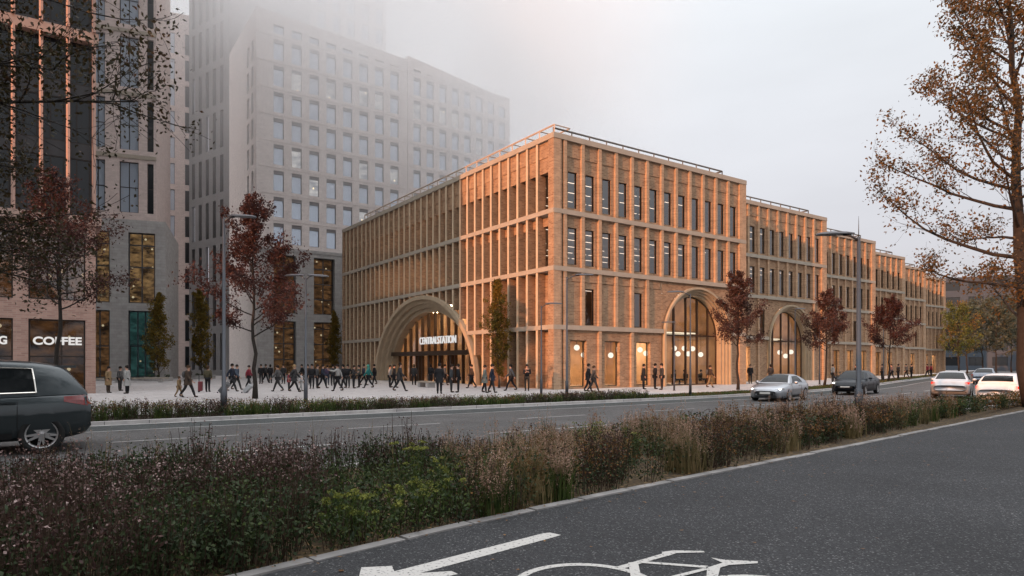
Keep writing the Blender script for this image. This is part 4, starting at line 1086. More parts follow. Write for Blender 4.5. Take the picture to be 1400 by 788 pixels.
def kdist(p): 
    d = np.hypot(KP[:, 0]-p[0], KP[:, 1]-p[1]); i = int(d.argmin()); i = min(max(i, 1), len(KP)-2); t = KP[i+1]-KP[i-1]; t = t/np.linalg.norm(t); q = np.array(p)-KP[i]
    return q[0]*t[1]-q[1]*t[0]
TOPU = [-300, 0, 120, 300, 450, 560, 640, 700, 800, 900, 1000, 1200, 1400, 1700]
TOPV = [640, 612, 600, 592, 592, 590, 600, 589, 573, 557, 547, 535, 526, 520]
flow, gras, low = Plants(), Plants(), Plants()
bikeA = np.array([p for p in BIKE])
def drift(x, y, k): return math.sin(x*1.3+k*2.1)*math.cos(y*1.1-k)+.6*math.sin(x*.55-y*.8+k*3.3)+.35*math.sin(2.7*x+1.9*y+k)
cnt = 0
i0 = int(np.argmin(np.hypot(bikeA[:, 0]+9.5, bikeA[:, 1]+2.2))); d_start = arc[i0]-1.5
EUPH = [G(500, 738), G(548, 722), G(590, 706), G(560, 672), G(462, 742), G(612, 684)]
d = d_start
while d < d_start+110:
    near = d-d_start
    pk, tk = along(BIKE, arc, d); nrm = np.array((-tk[1], tk[0]))
    step = .10 if near < 18 else (.17 if near < 45 else .45)
    # how many plants in this slice across the bed
    w = .0
    dens = 1
    for _ in range(4 if near < 45 else 3):
        w0_ = .22 if near < 16 else (.24+min(.85, (near-16)*.04))
        ww = w0_+(11-w0_)*rng.random()**1.35
        p = pk+nrm*ww; kd = kdist(p)
        if kd < 12.85: continue
        if p[1] < 2.6: continue
        u = CX+FPX*p[0]/p[1]
        if u < -260 or u > 1560: continue
        vt = np.interp(u, TOPU, TOPV); zmax = EYE-(vt-HOR)*p[1]/FPX
        h = min(rng.uniform(.62, .98)*(1+.16*drift(p[0]*1.7, p[1]*1.7, 5.5)), zmax*(rng.uniform(.62, 1.10) if rng.random() < .86 else rng.uniform(1.1, 1.32))*(1+.12*drift(p[0]*1.2, p[1]*1.2, 7.7))+.02)
        vb = HOR+FPX*EYE/p[1]
        if 430 < u < 640 and vb > 655:
            if rng.random() < .75: perennial(low, np.array((p[0], p[1], -.03)), rng.uniform(.22, .40), 7, .05, 0, 6, 6, 80, 4)
            continue
        if ww < .5: h *= .5+ww
        P3 = np.array((p[0], p[1], -.03)); far = p[1] > 14
        right = u > 620+rng.normal(0, 60)
        q = drift(p[0], p[1], 1.0); q2 = drift(p[0]*1.4, p[1]*1.4, 4.0)
        if h < .10:
            if zmax > -.25 and rng.random() < .6: perennial(low, P3, .12+.1*rng.random(), 5, .05, 0, 6, 8, 26, 4)
            continue
        cnt += 1; big = 1.0 if not far else 1.5
        if not right:
            if q2 > .75 and u > 420: perennial(low, P3, h*.8, 8, .05, 0, 6, 8, 110, 6)
            elif q > -.2: perennial(flow, P3, h*rng.uniform(.9, 1.08), 9, .042, 0, 1, 2, 130, 34 if q2 > .15 else 7)
            elif q > -.6: perennial(flow, P3, h*.9, 9, .045, 0, 0, 1, 140, 16)
            else: perennial(low, P3, h*.85, 9, .052, 0, 0, 6, 130, 10)
        else:
            if q > .5: perennial(flow, P3, h*.9, 8, .04*big, 0, 8, 1, 90, 40)
            elif q > -.12:
                blades(gras, P3, 34, h*.85, .3, .012*big, 6 if q2 < -.2 else 4, .6); plume(gras, P3, h*1.14, 15, 5, .027*big, .26)
            elif q > -.5:
                blades(gras, P3, 40, h*.9, .3, .012*big, 4, .5); plume(gras, P3, h*1.10, 12, 5 if q2 > -.3 else 8, .027*big, .26)
            else:
                perennial(low, P3, h*.75, 8, .05*big, 0, 6, 8, 100, 14)
                if q2 > .3: umbel(low, P3, h*.8, 5, .2, .05, 18)
    d += step/ (3.2 if near < 30 else 2.0)
# leafy ground layer that closes the bed between the stems
UC, UM = [], []
for _ in range(120000):
    nr_ = 70*rng.random()**2.0; pk, tk = along(BIKE, arc, d_start+nr_); ww = (.16 if nr_ < 15 else min(1.0, .16+(nr_-15)*.05))+(8 if nr_ < 30 else 6)*rng.random()**1.5; p = pk+np.array((-tk[1], tk[0]))*ww
    if p[1] < 2.6: continue
    u = CX+FPX*p[0]/p[1]
    if u < -120 or u > 1460: continue
    zmax = min(.62, (EYE-(np.interp(u, TOPU, TOPV)-HOR)*p[1]/FPX)*.75)
    if zmax < .04 or kdist(p) < 12.85: continue
    UC.append((p[0], p[1], -.02+zmax*min(1, ww*1.6+.25)*rng.random()**.8)); UM.append(0 if drift(p[0]*.8, p[1]*.8, 3.0) < .7 else (6 if u < 620 else 8))
UC, UM = np.array(UC), np.array(UM)
for mm in (0, 6, 8):
    q = UC[UM == mm]
    if len(q): low.add(leaf_quads(q, np.where(q[:, 1] > 14, .075, .052), rng, .55)[0], mm)
# wispy plumes that stand above the rest at the left and along the road edge
for u, v, h in [(95, 690, .95), (110, 680, 1.05), (128, 672, 1.0), (150, 690, 1.1), (172, 668, 1.05), (185, 672, 1.12), (60, 700, .9), (236, 665, 1.1), (262, 670, 1.0), (300, 655, 1.0), (345, 668, 1.15), (30, 705, .9), (540, 655, .9), (360, 650, 1.0), (760, 640, .75), (730, 640, .72), (680, 640, .7), (430, 632, .95), (455, 640, 1.0), (480, 628, .9), (505, 640, .95), (590, 640, .85), (620, 640, .82), (655, 636, .75), (215, 690, 1.0), (400, 650, 1.0), (320, 668, 1.05)]:
    x, y, _ = G(u, v); plume(gras, np.array((x, y, -.03)), h, 5, 5, .016, .3)
flow.build('flowering_perennials', PM); gras.build('ornamental_grasses', PM); low.build('green_undergrowth', PM)
ylab = ['yellow green flower clump by the kerb, lowest in the bed', 'yellow green flower clump right above the lowest clump', 'yellow green flower clump at the kerb, rightmost of the cluster', 'yellow green flower clump high in the dark purple plants',
        'yellow green flower clump at the left of the cluster', 'small yellow green clump among dark purple seed heads']
for i, (e_, hh) in enumerate(zip(EUPH, (.42, .5, .42, .66, .5, .55))):
    P = Plants(); b0 = np.array((e_[0], e_[1]+.22, -.03)); umbel(P, b0, hh, 15, .36, .045, 40); perennial(P, b0, hh*.8, 7, .05, 6, 6, 6, 80, 5, .25)
    o = P.build('yellow_flower_clump', PM, None); tag(o, ylab[i], 'plant', 'yellow green flowering clumps')
# low planting between the kerb and the plaza, then lawn further along
strip_p, lawn = Plants(), Plants()
KPA = off(KERB, 0.0); d = 60
while arcK[-1] > d:
    p, t = along(KERB, arcK, d); n2 = np.array((-t[1], t[0])); u = CX+FPX*p[0]/max(p[1], .1)
    if p[1] > 4 and -150 < u < 1330:
        if u < 900:
            for _ in range(3):
                q = p+n2*rng.uniform(.35, 2.45); P3 = np.array((*q, -.01)); h = rng.uniform(.24, .46)+max(0, (640-u)/640)*.28; z = drift(q[0]*1.6, q[1]*1.6, 2.2)
                if z > .5: perennial(strip_p, P3, h, 7, .06, 0, 1, 1, 40, 18, .22, .045)
                elif z > -.1: blades(strip_p, P3, 20, h, .3, .022, 6, .7); plume(strip_p, P3, h*1.1, 3, 8 if rng.random() < .6 else 5, .03, .12)
                elif z > -.6: perennial(strip_p, P3, h*.9, 7, .065, 6, 6, 3, 46, 9, .22, .045)
                else: perennial(strip_p, P3, h*.85, 7, .06, 6, 8, 8, 40, 16, .2, .045)
        elif u < 1330:
            for _ in range(3):
                q = p+n2*rng.uniform(.3, 2.5); blades(lawn, np.array((*q, -.01)), 12, .10, .8, .03, 6 if rng.random() < .75 else 8, .9)
    d += .10 if p[1] < 60 else .25
strip_p.build('low_strip_planting', PM); lawn.build('lawn_grass', PM)
# fallen leaves on the mulch, the plaza and the path edge
n = 5200; C = []
while len(C) < n:
    d = rng.uniform(d_start, d_start+70); p, t = along(BIKE, arc, d); n2 = np.array((-t[1], t[0])); q = p+n2*(rng.uniform(-.05, 2.2) if rng.random() < .86 else -abs(rng.normal(0, 1.3)))
    C.append((q[0], q[1], .012 if True else 0))
C = np.array(C); V, F = leaf_quads(C, .06, rng, .7, 0); V = V.reshape(-1, 4, 3); V[:, :, 2] = .008+np.abs(V[:, :, 2]-.012)*.35; np_mesh('fallen_leaves', V.reshape(-1, 3), F, [PM[8]]); tag(bpy.data.objects['fallen_leaves'], kind='stuff')
C = np.stack([rng.uniform(-40, 0, 900), rng.uniform(36, 80, 900), np.full(900, .01)], 1); V, F = leaf_quads(C, .13, rng, .7, 0); V = V.reshape(-1, 4, 3); V[:, :, 2] = .005+np.abs(V[:, :, 2]-.01)*.3
tag(np_mesh('fallen_leaves', V.reshape(-1, 3), F, [LF_REDD]), kind='stuff')
# ------------------------------------------------------------------ street furniture
def lamp_post(label, base, h, az, arm, r=.055, base_z=0.0, tip=0.0, double=None, lit=False, hs=1.25, group='street lamps along the road'):
    o = empty('street_lamp', (*base, base_z), 0, label, 'street lamp', group)
    b = MB(); b.tube([(0, 0, 0), (0, 0, .9), (0, 0, .92), (0, 0, h)], [r*1.55, r*1.5, r, r*.62], 10); b.lathe([(r*2.4, 0), (r*2.4, .03), (r*1.5, .05)], 12)
    if tip: b.tube([(0, 0, h), (0, 0, h+tip)], [.018, .006], 5)
    b.build('pole', M_GREYM, o, smooth=True)
    for a in ([az] if double is None else [az, double]):
        c, s_ = math.cos(a), math.sin(a); b = MB()
        b.tube([(0, 0, h-.12), (c*arm*.5, s_*arm*.5, h+.05), (c*arm, s_*arm, h+.10)], [r*.55, r*.45, r*.4], 6); am = b.build('arm', M_GREYM, o, smooth=True)
        T = Matrix.Translation((c*(arm+.25), s_*(arm+.25), h+.11)) @ Matrix.Rotation(a, 4, 'Z') @ Matrix.Scale(hs, 4); b = MB()
        prof = [(-.38, .05, .03), (-.2, .13, .05), (.1, .16, .055), (.32, .13, .04), (.40, .04, .015)]
        for i in range(len(prof)-1):
            (x0, w0, t0), (x1, w1, t1) = prof[i], prof[i+1]
            q = [T @ Vector(v) for v in ((x0, -w0, 0), (x0, w0, 0), (x0, w0*.5, t0), (x0, -w0*.5, t0), (x1, -w1, 0), (x1, w1, 0), (x1, w1*.5, t1), (x1, -w1*.5, t1))]
            for f in ((0, 1, 5, 4), (1, 2, 6, 5), (2, 3, 7, 6), (3, 0, 4, 7)): b.quad(*[tuple(q[j]) for j in f])
        b.build('lamp_head', M_GREYM, o)
    return o
def PX(u, Y): return ((u-CX)/FPX*Y, Y)
lamp_post('tall grey lamp post left of the largest red tree on the plaza', PX(306, 23.3), 6.9, 0.2, .35, .075)
lamp_post('thin lamp post with a two armed head in front of the grey office', PX(418, 30), 5.7, .5, .30, .06, double=2.9)
lamp_post('short slim lamp post before the station corner, its head to the right', PX(740, 36.6), 5.0, .1, .45, .05)
lamp_post('taller lamp post right of the station corner, by the first shop window', PX(775, 33.6), 6.2, .1, .65, .055)
lamp_post('thin lamp post at the left side of the first street arch', PX(921.7, 43.5), 4.4, 2.6, .12, .04)
lamp_post('lamp post in front of the first street arch, its arm to the left', PX(943.8, 37), 5.7, math.pi-.1, .55, .05)
lamp_post('thin lamp post in front of the second street arch', PX(1087, 52), 6.0, .3, .2, .05)
lamp_post('lamp post behind the silver coupe, right of the second arch tree', PX(1120.5, 56), 5.5, .3, .2, .045)
lamp_post('tall thick lamp post in the grasses with a long arm and lightning spike', PX(1174, 23.6), 6.35, math.pi-.12, .55, .095, -.03, .75, hs=1.7)
lamp_post('thin lamp post near the far end, left of the red jacketed walker', PX(1208, 70), 6.5, .3, .3, .05)
# globe lamps hanging in the shops and in the arches
def local(x, y, z=0): return (C0[0]+TX*x-TY*y, C0[1]+TY*x+TX*y, z)
def globe(x, y, z, top, label, grp, r=.21):
    o = empty('pendant_lamp', local(x, y, z), 0, label, 'lamp', grp)
    b = MB(); b.ball((0, 0, 0), r, 14, 10); b.build('globe', M_GLOBE, o, smooth=True)
    b = MB(); b.tube([(0, 0, r), (0, 0, top-z)], .012, 4); b.build('cord', M_FRAME, o)
def pix_local(u, v, y):                        # a point on the plane y = const of the station frame
    k = (u-CX)/FPX; x = (k*(C0[1]+TX*y)-(C0[0]-TY*y))/(TX-TY*k); D_ = C0[1]+TY*x+TX*y; return x, EYE+(HOR-v)*D_/FPX
for sp, w_ in (((788.5, 475.5), 'first'), ((798, 485.5), 'first'), ((835, 486), 'second'), ((845, 478), 'second'), ((875, 478.5), 'third'), ((883, 483.5), 'third')):
    x, z = pix_local(*sp, 1.5); globe(x, 1.5, z, 3.9, 'round white lamp glowing in the %s shop window from the station corner' % w_, 'globe lamps in the %s shop window' % w_)
for i, (u, v) in enumerate([(922, 476.5), (927, 484), (935.5, 476.5), (941, 484), (947, 477), (958, 485), (977.5, 485.5), (988, 480.5)]):
    x, z = pix_local(u, v, 2.4); globe(x, 2.4, z, 4.3, 'round white lamp hanging among others inside the first street arch', 'globe lamps in the first street arch', .22)
for i, (u, v) in enumerate([(1074, 487), (1081.5, 481.5), (1089, 488), (1095.5, 483.5), (1066, 482)]):
    x, z = pix_local(u, v, 6.4); globe(x, 6.4, z, 4.3, 'round white lamp hanging among others inside the second street arch', 'globe lamps in the second street arch', .25)
# stone benches on the plaza
def bench(label, loc, rz, L=2.4, w=.55, mat=None):
    o = empty('stone_bench', (*loc, 0), rz, label, 'bench', 'stone benches on the plaza')
    b = MB(); b.box(-L/2, L/2, -w/2, w/2, .36, .46); b.build('seat', mat or M_STONE, o)
    for sx in (-1, 1): b = MB(); b.box(sx*L*.36-.15, sx*L*.36+.15, -w/2+.06, w/2-.06, 0, .36); b.build('leg', M_GREYST, o)
bench('long pale stone bench before the grey stone block, left of the upright tree', PX(190, 62), .3, 5.0)
bench('stone bench at the foot of the grey stone block, nearest the coffee shop', PX(150, 60), .3, 4.0)
bench('low stone bench catching orange light in front of the great arch doors', PX(583, 49.5), 2.2, 2.0, .6)
# planters at the foot of the upright trees
def planter(label, loc, r, h):
    o = empty('round_planter', (*loc, 0), 0, label, 'planter', 'round planters under upright trees'); b = MB(); b.lathe([(r, 0), (r*1.02, h), (r*.93, h), (r*.93, h-.06), (0, h-.06)], 20); b.build('tub', M_GREYST, o, smooth=False)
    P = Plants()
    for _ in range(14):
        a = rng.uniform(0, 6.28); q = r*.8*math.sqrt(rng.random()); perennial(P, np.array((q*math.cos(a), q*math.sin(a), h-.06)), .3, 5, .09, 0, 6, 6, 26, 3, .15)
    f = np_mesh('low_plants', np.concatenate(P.V), np.concatenate(P.F), PM, np.concatenate(P.M), o)
planter('planter with low greenery under the tree beside the grey stone base', (-36.2, 67.5), 1.3, .4)
planter('planter with low greenery under the golden tree by the dark tower', (-36.4, 77.5), 1.4, .4)
planter('planter under the golden tree just left of the station', (-22.6, 83.5), 1.2, .4)
# --- bicycle
def bicycle(label, loc, rz):
    o = empty('bicycle', (*loc, 0), rz, label, 'bicycle'); 
    for x in (-.52, .52):
        b = MB(); n = 24; pts = [(x+.33*math.cos(2*math.pi*i/n), 0, .34+.33*math.sin(2*math.pi*i/n)) for i in range(n+1)]; b.tube(pts, .02, 5, cap=False)
        w = b.build('wheel', M_FRAME, o); s = MB()
        for i in range(10): a = 2*math.pi*i/10; s.tube([(x, 0, .34), (x+.32*math.cos(a), 0, .34+.32*math.sin(a))], .004, 3)
        s.build('spokes', M_GREYM, w)
    b = MB()
    for p in ([(-.52, 0, .34), (-.12, 0, .30), (.40, 0, .78), (-.22, 0, .80), (-.12, 0, .30)], [(-.52, 0, .34), (-.22, 0, .80), (-.24, 0, .90)], [(.52, 0, .34), (.40, 0, .78), (.37, 0, .98)]): b.tube(p, .02, 6)
    b.build('frame', M_GREYM, o); b = MB(); b.tube([(.33, -.27, 1.0), (.38, -.1, 1.0), (.38, .1, 1.0), (.33, .27, 1.0)], .014, 5); b.build('handlebar', M_FRAME, o)
    b = MB(); b.ball((-.25, 0, .93), .12, 10, 6, sc=(1.1, .6, .35)); b.build('saddle', M_FRAME, o)
bicycle('dark bicycle standing by a light shirted person near the second arch', PX(1143, 60), .75)
bicycle('bicycle leaning at the wall right of the second street arch', PX(1150, 61.5), .7)
# ------------------------------------------------------------------ cars
M_TYRE = plain('tyre_rubber', (.018, .018, .018), .85)
M_ALLOY = plain('alloy_silver', (.50, .50, .50), .3, metal=.9)
M_ARCHW = plain('wheel_well_black', (.008, .008, .008), .9)
M_CARGL = plain('car_glass', (.008, .010, .011), .06, spec=.18)
M_CHROME = plain('chrome_trim', (.75, .72, .66), .2, metal=1.0)
M_TRIM = plain('black_trim', (.014, .014, .015), .5)
M_HEAD = glow('headlight_lit', (1, .97, .9), 5.0)
M_TAILON = glow('taillight_lit', (1, .03, .015), 1.6)
M_TAIL = plain('taillight_red', (.16, .008, .008), .15, spec=.6, coat=.5)
M_PLATE = plain('number_plate', (.55, .55, .52), .5)
def hermite(xs, ys, x):
    x = np.asarray(x, float); xs = np.asarray(xs, float); ys = np.asarray(ys, float); h = np.diff(xs); dl = np.diff(ys)/h; m = np.zeros(len(xs)); m[0], m[-1] = dl[0], dl[-1]
    for i in range(1, len(xs)-1): m[i] = 0 if dl[i-1]*dl[i] <= 0 else 2*dl[i-1]*dl[i]/(dl[i-1]+dl[i])
    i = np.clip(np.searchsorted(xs, x)-1, 0, len(h)-1); t = (x-xs[i])/h[i]
    return (2*t**3-3*t**2+1)*ys[i]+(t**3-2*t**2+t)*h[i]*m[i]+(-2*t**3+3*t**2)*ys[i+1]+(t**3-t**2)*h[i]*m[i+1]
BOOL_JOBS = []
def car(name, label, loc, heading, st, paint, scale=1.0, head=False, tail=False, z=-.10, group=None):
    o = empty(name, (*loc, z), heading, label, 'car', group); o.scale = (scale,)*3
    L, Wd = st['L'], st['W']; hw = Wd/2; X0, X1 = -L/2, L/2
    xs = np.linspace(X0, X1, 57)
    top = hermite(*zip(*st['top']), xs); bot = hermite(*zip(*st['bot']), xs); wid = hermite(*zip(*st['wid']), xs)*hw
    b = MB(); rows = []
    for x, t, q, w in zip(xs, top, bot, wid):
        h = t-q; sec = [(0, q), (w*.80, q), (w*.955, q+.09*h), (w*.985, q+.30*h), (w*1.0, q+.55*h), (w*.985, q+.78*h), (w*.94, q+.92*h), (w*.86, t-.005), (w*.5, t+.012), (0, t+.018)]
        ring_ = [(x, -y_, z_) for y_, z_ in sec]+[(x, y_, z_) for y_, z_ in reversed(sec[1:-1])]
        rows.append(len(b.v)); b.v += ring_
    k = 18
    for i in range(len(rows)-1):
        for j in range(k): j2 = (j+1) % k; b.f.append((rows[i]+j, rows[i]+j2, rows[i+1]+j2, rows[i+1]+j)); b.m.append(0)
    b.f.append(tuple(rows[0]+j for j in range(k))); b.f.append(tuple(rows[-1]+j for j in reversed(range(k)))); b.m += [0, 0]
    body = b.build('body', paint, o, smooth=True)
    wr = st['wr']; wx = st['wx']
    c = MB()
    for x in wx:
        for s_ in (-1, 1):
            n = len(c.v); N = 28; r = wr*1.14
            for yy in (s_*(hw-.34), s_*(hw+.2)):
                for i in range(N): a = 2*math.pi*i/N; c.v.append((x+r*math.cos(a), yy, wr+r*math.sin(a)))
            lo = list(range(n, n+N)); hi = list(range(n+N, n+2*N))
            if s_ < 0: lo, hi = hi, lo
            c.f.append(tuple(reversed(lo))); c.f.append(tuple(hi)); c.m += [0, 0]
            for i in range(N): j = (i+1) % N; c.f.append((lo[i], lo[j], hi[j], hi[i])); c.m.append(0)
    cut = c.build('cutter', M_ARCHW); cut.parent = o
    md = body.modifiers.new('arches', 'BOOLEAN'); md.operation = 'DIFFERENCE'; md.object = cut; md.solver = 'EXACT'
    BOOL_JOBS.append((body, cut))
    # greenhouse
    roof = st['roof']; rx = np.linspace(roof[0][0], roof[-1][0], 45); rz = hermite(*zip(*roof), rx); belt = np.interp(rx, xs, top)-.03
    wb = np.interp(rx, xs, wid)*.915; hmax = max(rz)-float(np.mean(belt)); tum = st.get('tum', .17)
    endt = np.minimum(1, np.minimum((rx-rx[0])/.10+.0, (rx[-1]-rx)/.10+.0))
    def sec(i):
        h = max(rz[i]-belt[i], .004); w1 = wb[i]-tum*h/hmax*1.15
        return [(wb[i], belt[i]), (wb[i]-tum*.5*h/hmax, belt[i]+h*.5), (w1, belt[i]+h*.88), (w1-.06, belt[i]+h*.975), (w1*.55, belt[i]+h*1.0+.008), (0, belt[i]+h+.014)]
    g = MB(); gr = []
    for i, x in enumerate(rx):
        s_ = sec(i); ring_ = [(x, -y_, z_) for y_, z_ in s_]+[(x, y_, z_) for y_, z_ in reversed(s_[:-1])]; gr.append(len(g.v)); g.v += ring_
    kk = 11
    for i in range(len(gr)-1):
        for j in range(kk-1): g.f.append((gr[i]+j, gr[i]+j+1, gr[i+1]+j+1, gr[i+1]+j)); g.m.append(0)
    g.build('roof', paint, o, smooth=True)
    def S(x, f, side):                        # a point on the side of the greenhouse
        i = np.interp(x, rx, np.arange(len(rx))); i0 = int(min(i, len(rx)-2)); t = i-i0; a, b_ = sec(i0), sec(i0+1)
        P0 = [np.array(a[0])*(1-t)+np.array(b_[0])*t, np.array(a[1])*(1-t)+np.array(b_[1])*t, np.array(a[2])*(1-t)+np.array(b_[2])*t]
        q = P0[0]+(P0[1]-P0[0])*f*2 if f < .5 else P0[1]+(P0[2]-P0[1])*(f*2-1)
        return (x, side*(q[0]+.008), q[1])
    for (xa, xb, sla, slb) in st['win']:       # side windows: from, to, slant of both ends
        for side in (-1, 1):
            m = MB(); N = 10; pts = []
            lo = [S(xa+(xb-xa)*i/N, .10, side) for i in range(N+1)]; hi = [S(xa+sla+(xb+slb-xa-sla)*i/N, .90, side) for i in range(N+1)]
            mid = [S(xa+sla*.5+(xb+slb*.5-xa-sla*.5)*i/N, .5, side) for i in range(N+1)]
            for i in range(N): m.quad(lo[i], lo[i+1], mid[i+1], mid[i]); m.quad(mid[i], mid[i+1], hi[i+1], hi[i])
            w = m.build('side_window', M_CARGL, o, smooth=True)
            if st.get('chrome'):
                e_ = MB(); e_.tube(lo+[mid[-1]]+list(reversed(hi))+[mid[0], lo[0]], .016, 5, cap=False); e_.build('window_trim', M_CHROME, w)
    def screen(xa, xb, nm):
        m = MB(); N = 10; pr = None
        for i in range(N+1):
            x = xa+(xb-xa)*i/N; ii = int(round(np.interp(x, rx, np.arange(len(rx))))); s_ = sec(ii); w1 = s_[3][0]-.02
            zc = np.interp(x, rx, [sec(q)[5][1] for q in range(len(rx))])+.008; ze = np.interp(x, rx, [sec(q)[3][1] for q in range(len(rx))])+.008
            w1 = np.interp(x, rx, [sec(q)[3][0] for q in range(len(rx))])-.03
            row = [(x, -w1, ze), (x, -w1*.55, zc-.006), (x, 0, zc), (x, w1*.55, zc-.006), (x, w1, ze)]
            if pr:
                for j in range(4): m.quad(pr[j], pr[j+1], row[j+1], row[j])
            pr = row
        m.build(nm, M_CARGL, o, smooth=True)
    screen(*st['wind'], 'windscreen'); screen(*st['rearw'], 'rear_window')
    # wheels
    for x in wx:
        for s_ in (-1, 1):
            T = Matrix.Translation((x, s_*(hw-.115), wr)) @ Matrix.Rotation(R(-90*s_), 4, 'X')
            wroot = empty('wheel', (0, 0, 0)); wroot.parent = o
            m = MB(); m.lathe([(wr*.70, -.105), (wr*.93, -.105), (wr, -.07), (wr, .07), (wr*.93, .105), (wr*.70, .105), (wr*.70, -.105)], 32, T=T); m.build('tyre', M_TYRE, wroot, smooth=True)
            m = MB(); m.lathe([(wr*.70, .085), (wr*.70, .105), (wr*.64, .10), (wr*.62, .02)], 32, T=T); m.lathe([(wr*.17, .07), (wr*.15, .095), (0, .10)], 16, T=T)
            for q in range(5):
                a = 2*math.pi*q/5+.3
                for da in (-.20, .20):
                    d = Vector((math.cos(a), math.sin(a), 0)); n = Vector((-d.y, d.x, 0)); d1 = Vector((math.cos(a+da), math.sin(a+da), 0)); n1_ = Vector((-d1.y, d1.x, 0))
                    P_ = [d*wr*.10-n*.026+n*da*.05, d*wr*.10+n*.026+n*da*.05, d1*wr*.66+n1_*.017, d1*wr*.66-n1_*.017]
                    m.poly([tuple(T @ (v+Vector((0, 0, .092)))) for v in P_])
                    for v0, v1 in ((0, 3), (1, 2)): m.quad(*[tuple(T @ (P_[v]+Vector((0, 0, zz)))) for v, zz in ((v0, .092), (v1, .092), (v1, .05), (v0, .05))])
            m.build('rim', M_ALLOY, wroot)
            m = MB(); m.lathe([(wr*.69, -.02), (0, -.02)], 24, T=T); m.build('brake_disc', M_ARCHW, wroot)
    # lamps, mirrors, plates, handles
    def patch(x_, y0, y1, z0, z1, nm, mat, dx=.02, taper=0.0):
        m = MB(); sg_ = 1 if x_ > 0 else -1
        xe = lambda y, z_: x_
        m.box(min(x_, x_+sg_*dx), max(x_, x_+sg_*dx), y0, y1, z0, z1); return m.build(nm, mat, o)
    def bodyx(y, z_, front):                   # where the body surface is at (y, z) from the front or the back
        rng_ = range(len(xs)-1, -1, -1) if front else range(len(xs))
        for i in rng_:
            if wid[i]*.985 >= abs(y) and bot[i] <= z_ <= top[i]: return xs[i]
        return X1 if front else X0
    def shell_patch(y0, y1, z0, z1, front, nm, mat, off_=.012, n=5):
        m = MB(); sgn_ = 1 if front else -1; G_ = [[(bodyx(y0+(y1-y0)*i/n, z0+(z1-z0)*j/2, front)+sgn_*off_, y0+(y1-y0)*i/n, z0+(z1-z0)*j/2) for i in range(n+1)] for j in range(3)]
        for j in range(2):
            for i in range(n): m.quad(G_[j][i], G_[j][i+1], G_[j+1][i+1], G_[j+1][i])
        return m.build(nm, mat, o, smooth=True)
    hz, tz = st['hz'], st['tz']
    for s_ in (-1, 1):
        hl = shell_patch(s_*hw*.50, s_*hw*.90, hz-.06, hz+.055, True, 'headlight', M_CARGL if not head else M_CHROME)
        if head:
            xb = bodyx(s_*hw*.72, hz, True)+.03; m = MB(); m.ball((xb, s_*hw*.74, hz), .055, 12, 8, sc=(.4, 1.1, .8)); m.build('bulb', M_HEAD, hl, smooth=True)
        shell_patch(s_*hw*.48, s_*hw*.93, tz-.07, tz+.07, False, 'taillight', M_TAILON if tail else M_TAIL)
        # tail lamp wrapping round the corner, door seams and sill along the side
        def side(x_, z_, o_=.008):
            q_ = float(np.interp(x_, xs, bot)); t_ = float(np.interp(x_, xs, top)); w_q = float(np.interp(x_, xs, wid)); f_ = (z_-q_)/(t_-q_)
            return (x_, s_*(w_q*float(np.interp(f_, (.09, .30, .55, .78, .92, 1), (.955, .985, 1, .985, .94, .86)))+o_), z_)
        m = MB(); N_ = 6; hgt = st.get('tlh', .06); grid_ = [[side(X0+.05+.36*i/N_, tz+hgt*(j-1)*(1-.55*i/N_)+.03*i/N_, .012) for i in range(N_+1)] for j in range(3)]
        for j in range(2):
            for i in range(N_): m.quad(grid_[j][i], grid_[j][i+1], grid_[j+1][i+1], grid_[j+1][i])
        m.build('taillight', M_TAILON if tail else M_TAIL, o, smooth=True)
        for xd in st.get('doors', ()):
            m = MB(); zs = np.linspace(np.interp(xd, xs, bot)+.10, np.interp(xd, xs, top)-.04, 9); m.tube([side(xd, z_, .0015) for z_ in zs], .006, 4); m.build('door_seam', M_TRIM, o)
        xa_, xb_ = wx[0]+wr*1.2, wx[1]-wr*1.2; m = MB(); pr_ = None
        for i in range(13):
            x_ = xa_+(xb_-xa_)*i/12; q_ = float(np.interp(x_, xs, bot)); row = [side(x_, q_+.05, .006), side(x_, q_+.15, .010)]
            if pr_: m.quad(pr_[0], row[0], row[1], pr_[1])
            pr_ = row
        m.build('sill', M_TRIM, o)
        m = MB(); m.ball((st['mir'], s_*(hw*.93+.12), st['mz']), .12, 12, 8, sc=(.6, .95, .62)); m.build('mirror', paint, o, smooth=True)
        for xh in st['hand']:
            yb = float(np.interp(xh, xs, wid)); m = MB(); m.box(xh-.11, xh+.11, s_*(yb*.985)-.02, s_*(yb*.985)+.025, st['hdz']-.015, st['hdz']+.02); m.build('handle', paint, o)
    shell_patch(-hw*.42, hw*.42, st['gz']-.11, st['gz']+.10, True, 'grille', M_TRIM); shell_patch(-.26, .26, st['gz']-.06, st['gz']+.05, True, 'number_plate', M_PLATE, .03)
    shell_patch(-hw*.85, hw*.85, st['bz']-.09, st['bz']+.05, True, 'front_bumper', M_TRIM, .008); shell_patch(-hw*.80, hw*.80, st['bz']-.10, st['bz']+.06, False, 'rear_bumper', M_TRIM, .01)
    shell_patch(-.26, .26, tz-.06, tz+.05, False, 'number_plate', M_PLATE, .03) if st.get('rplate', 1) else None
    if st.get('spoiler'):
        m = MB(); xs0 = -1.93; m.prism([(xs0, -.52), (xs0+.34, -.60), (xs0+.34, .60), (xs0, .52)], 1.50, 1.545); m.build('spoiler', paint, o)
    return o
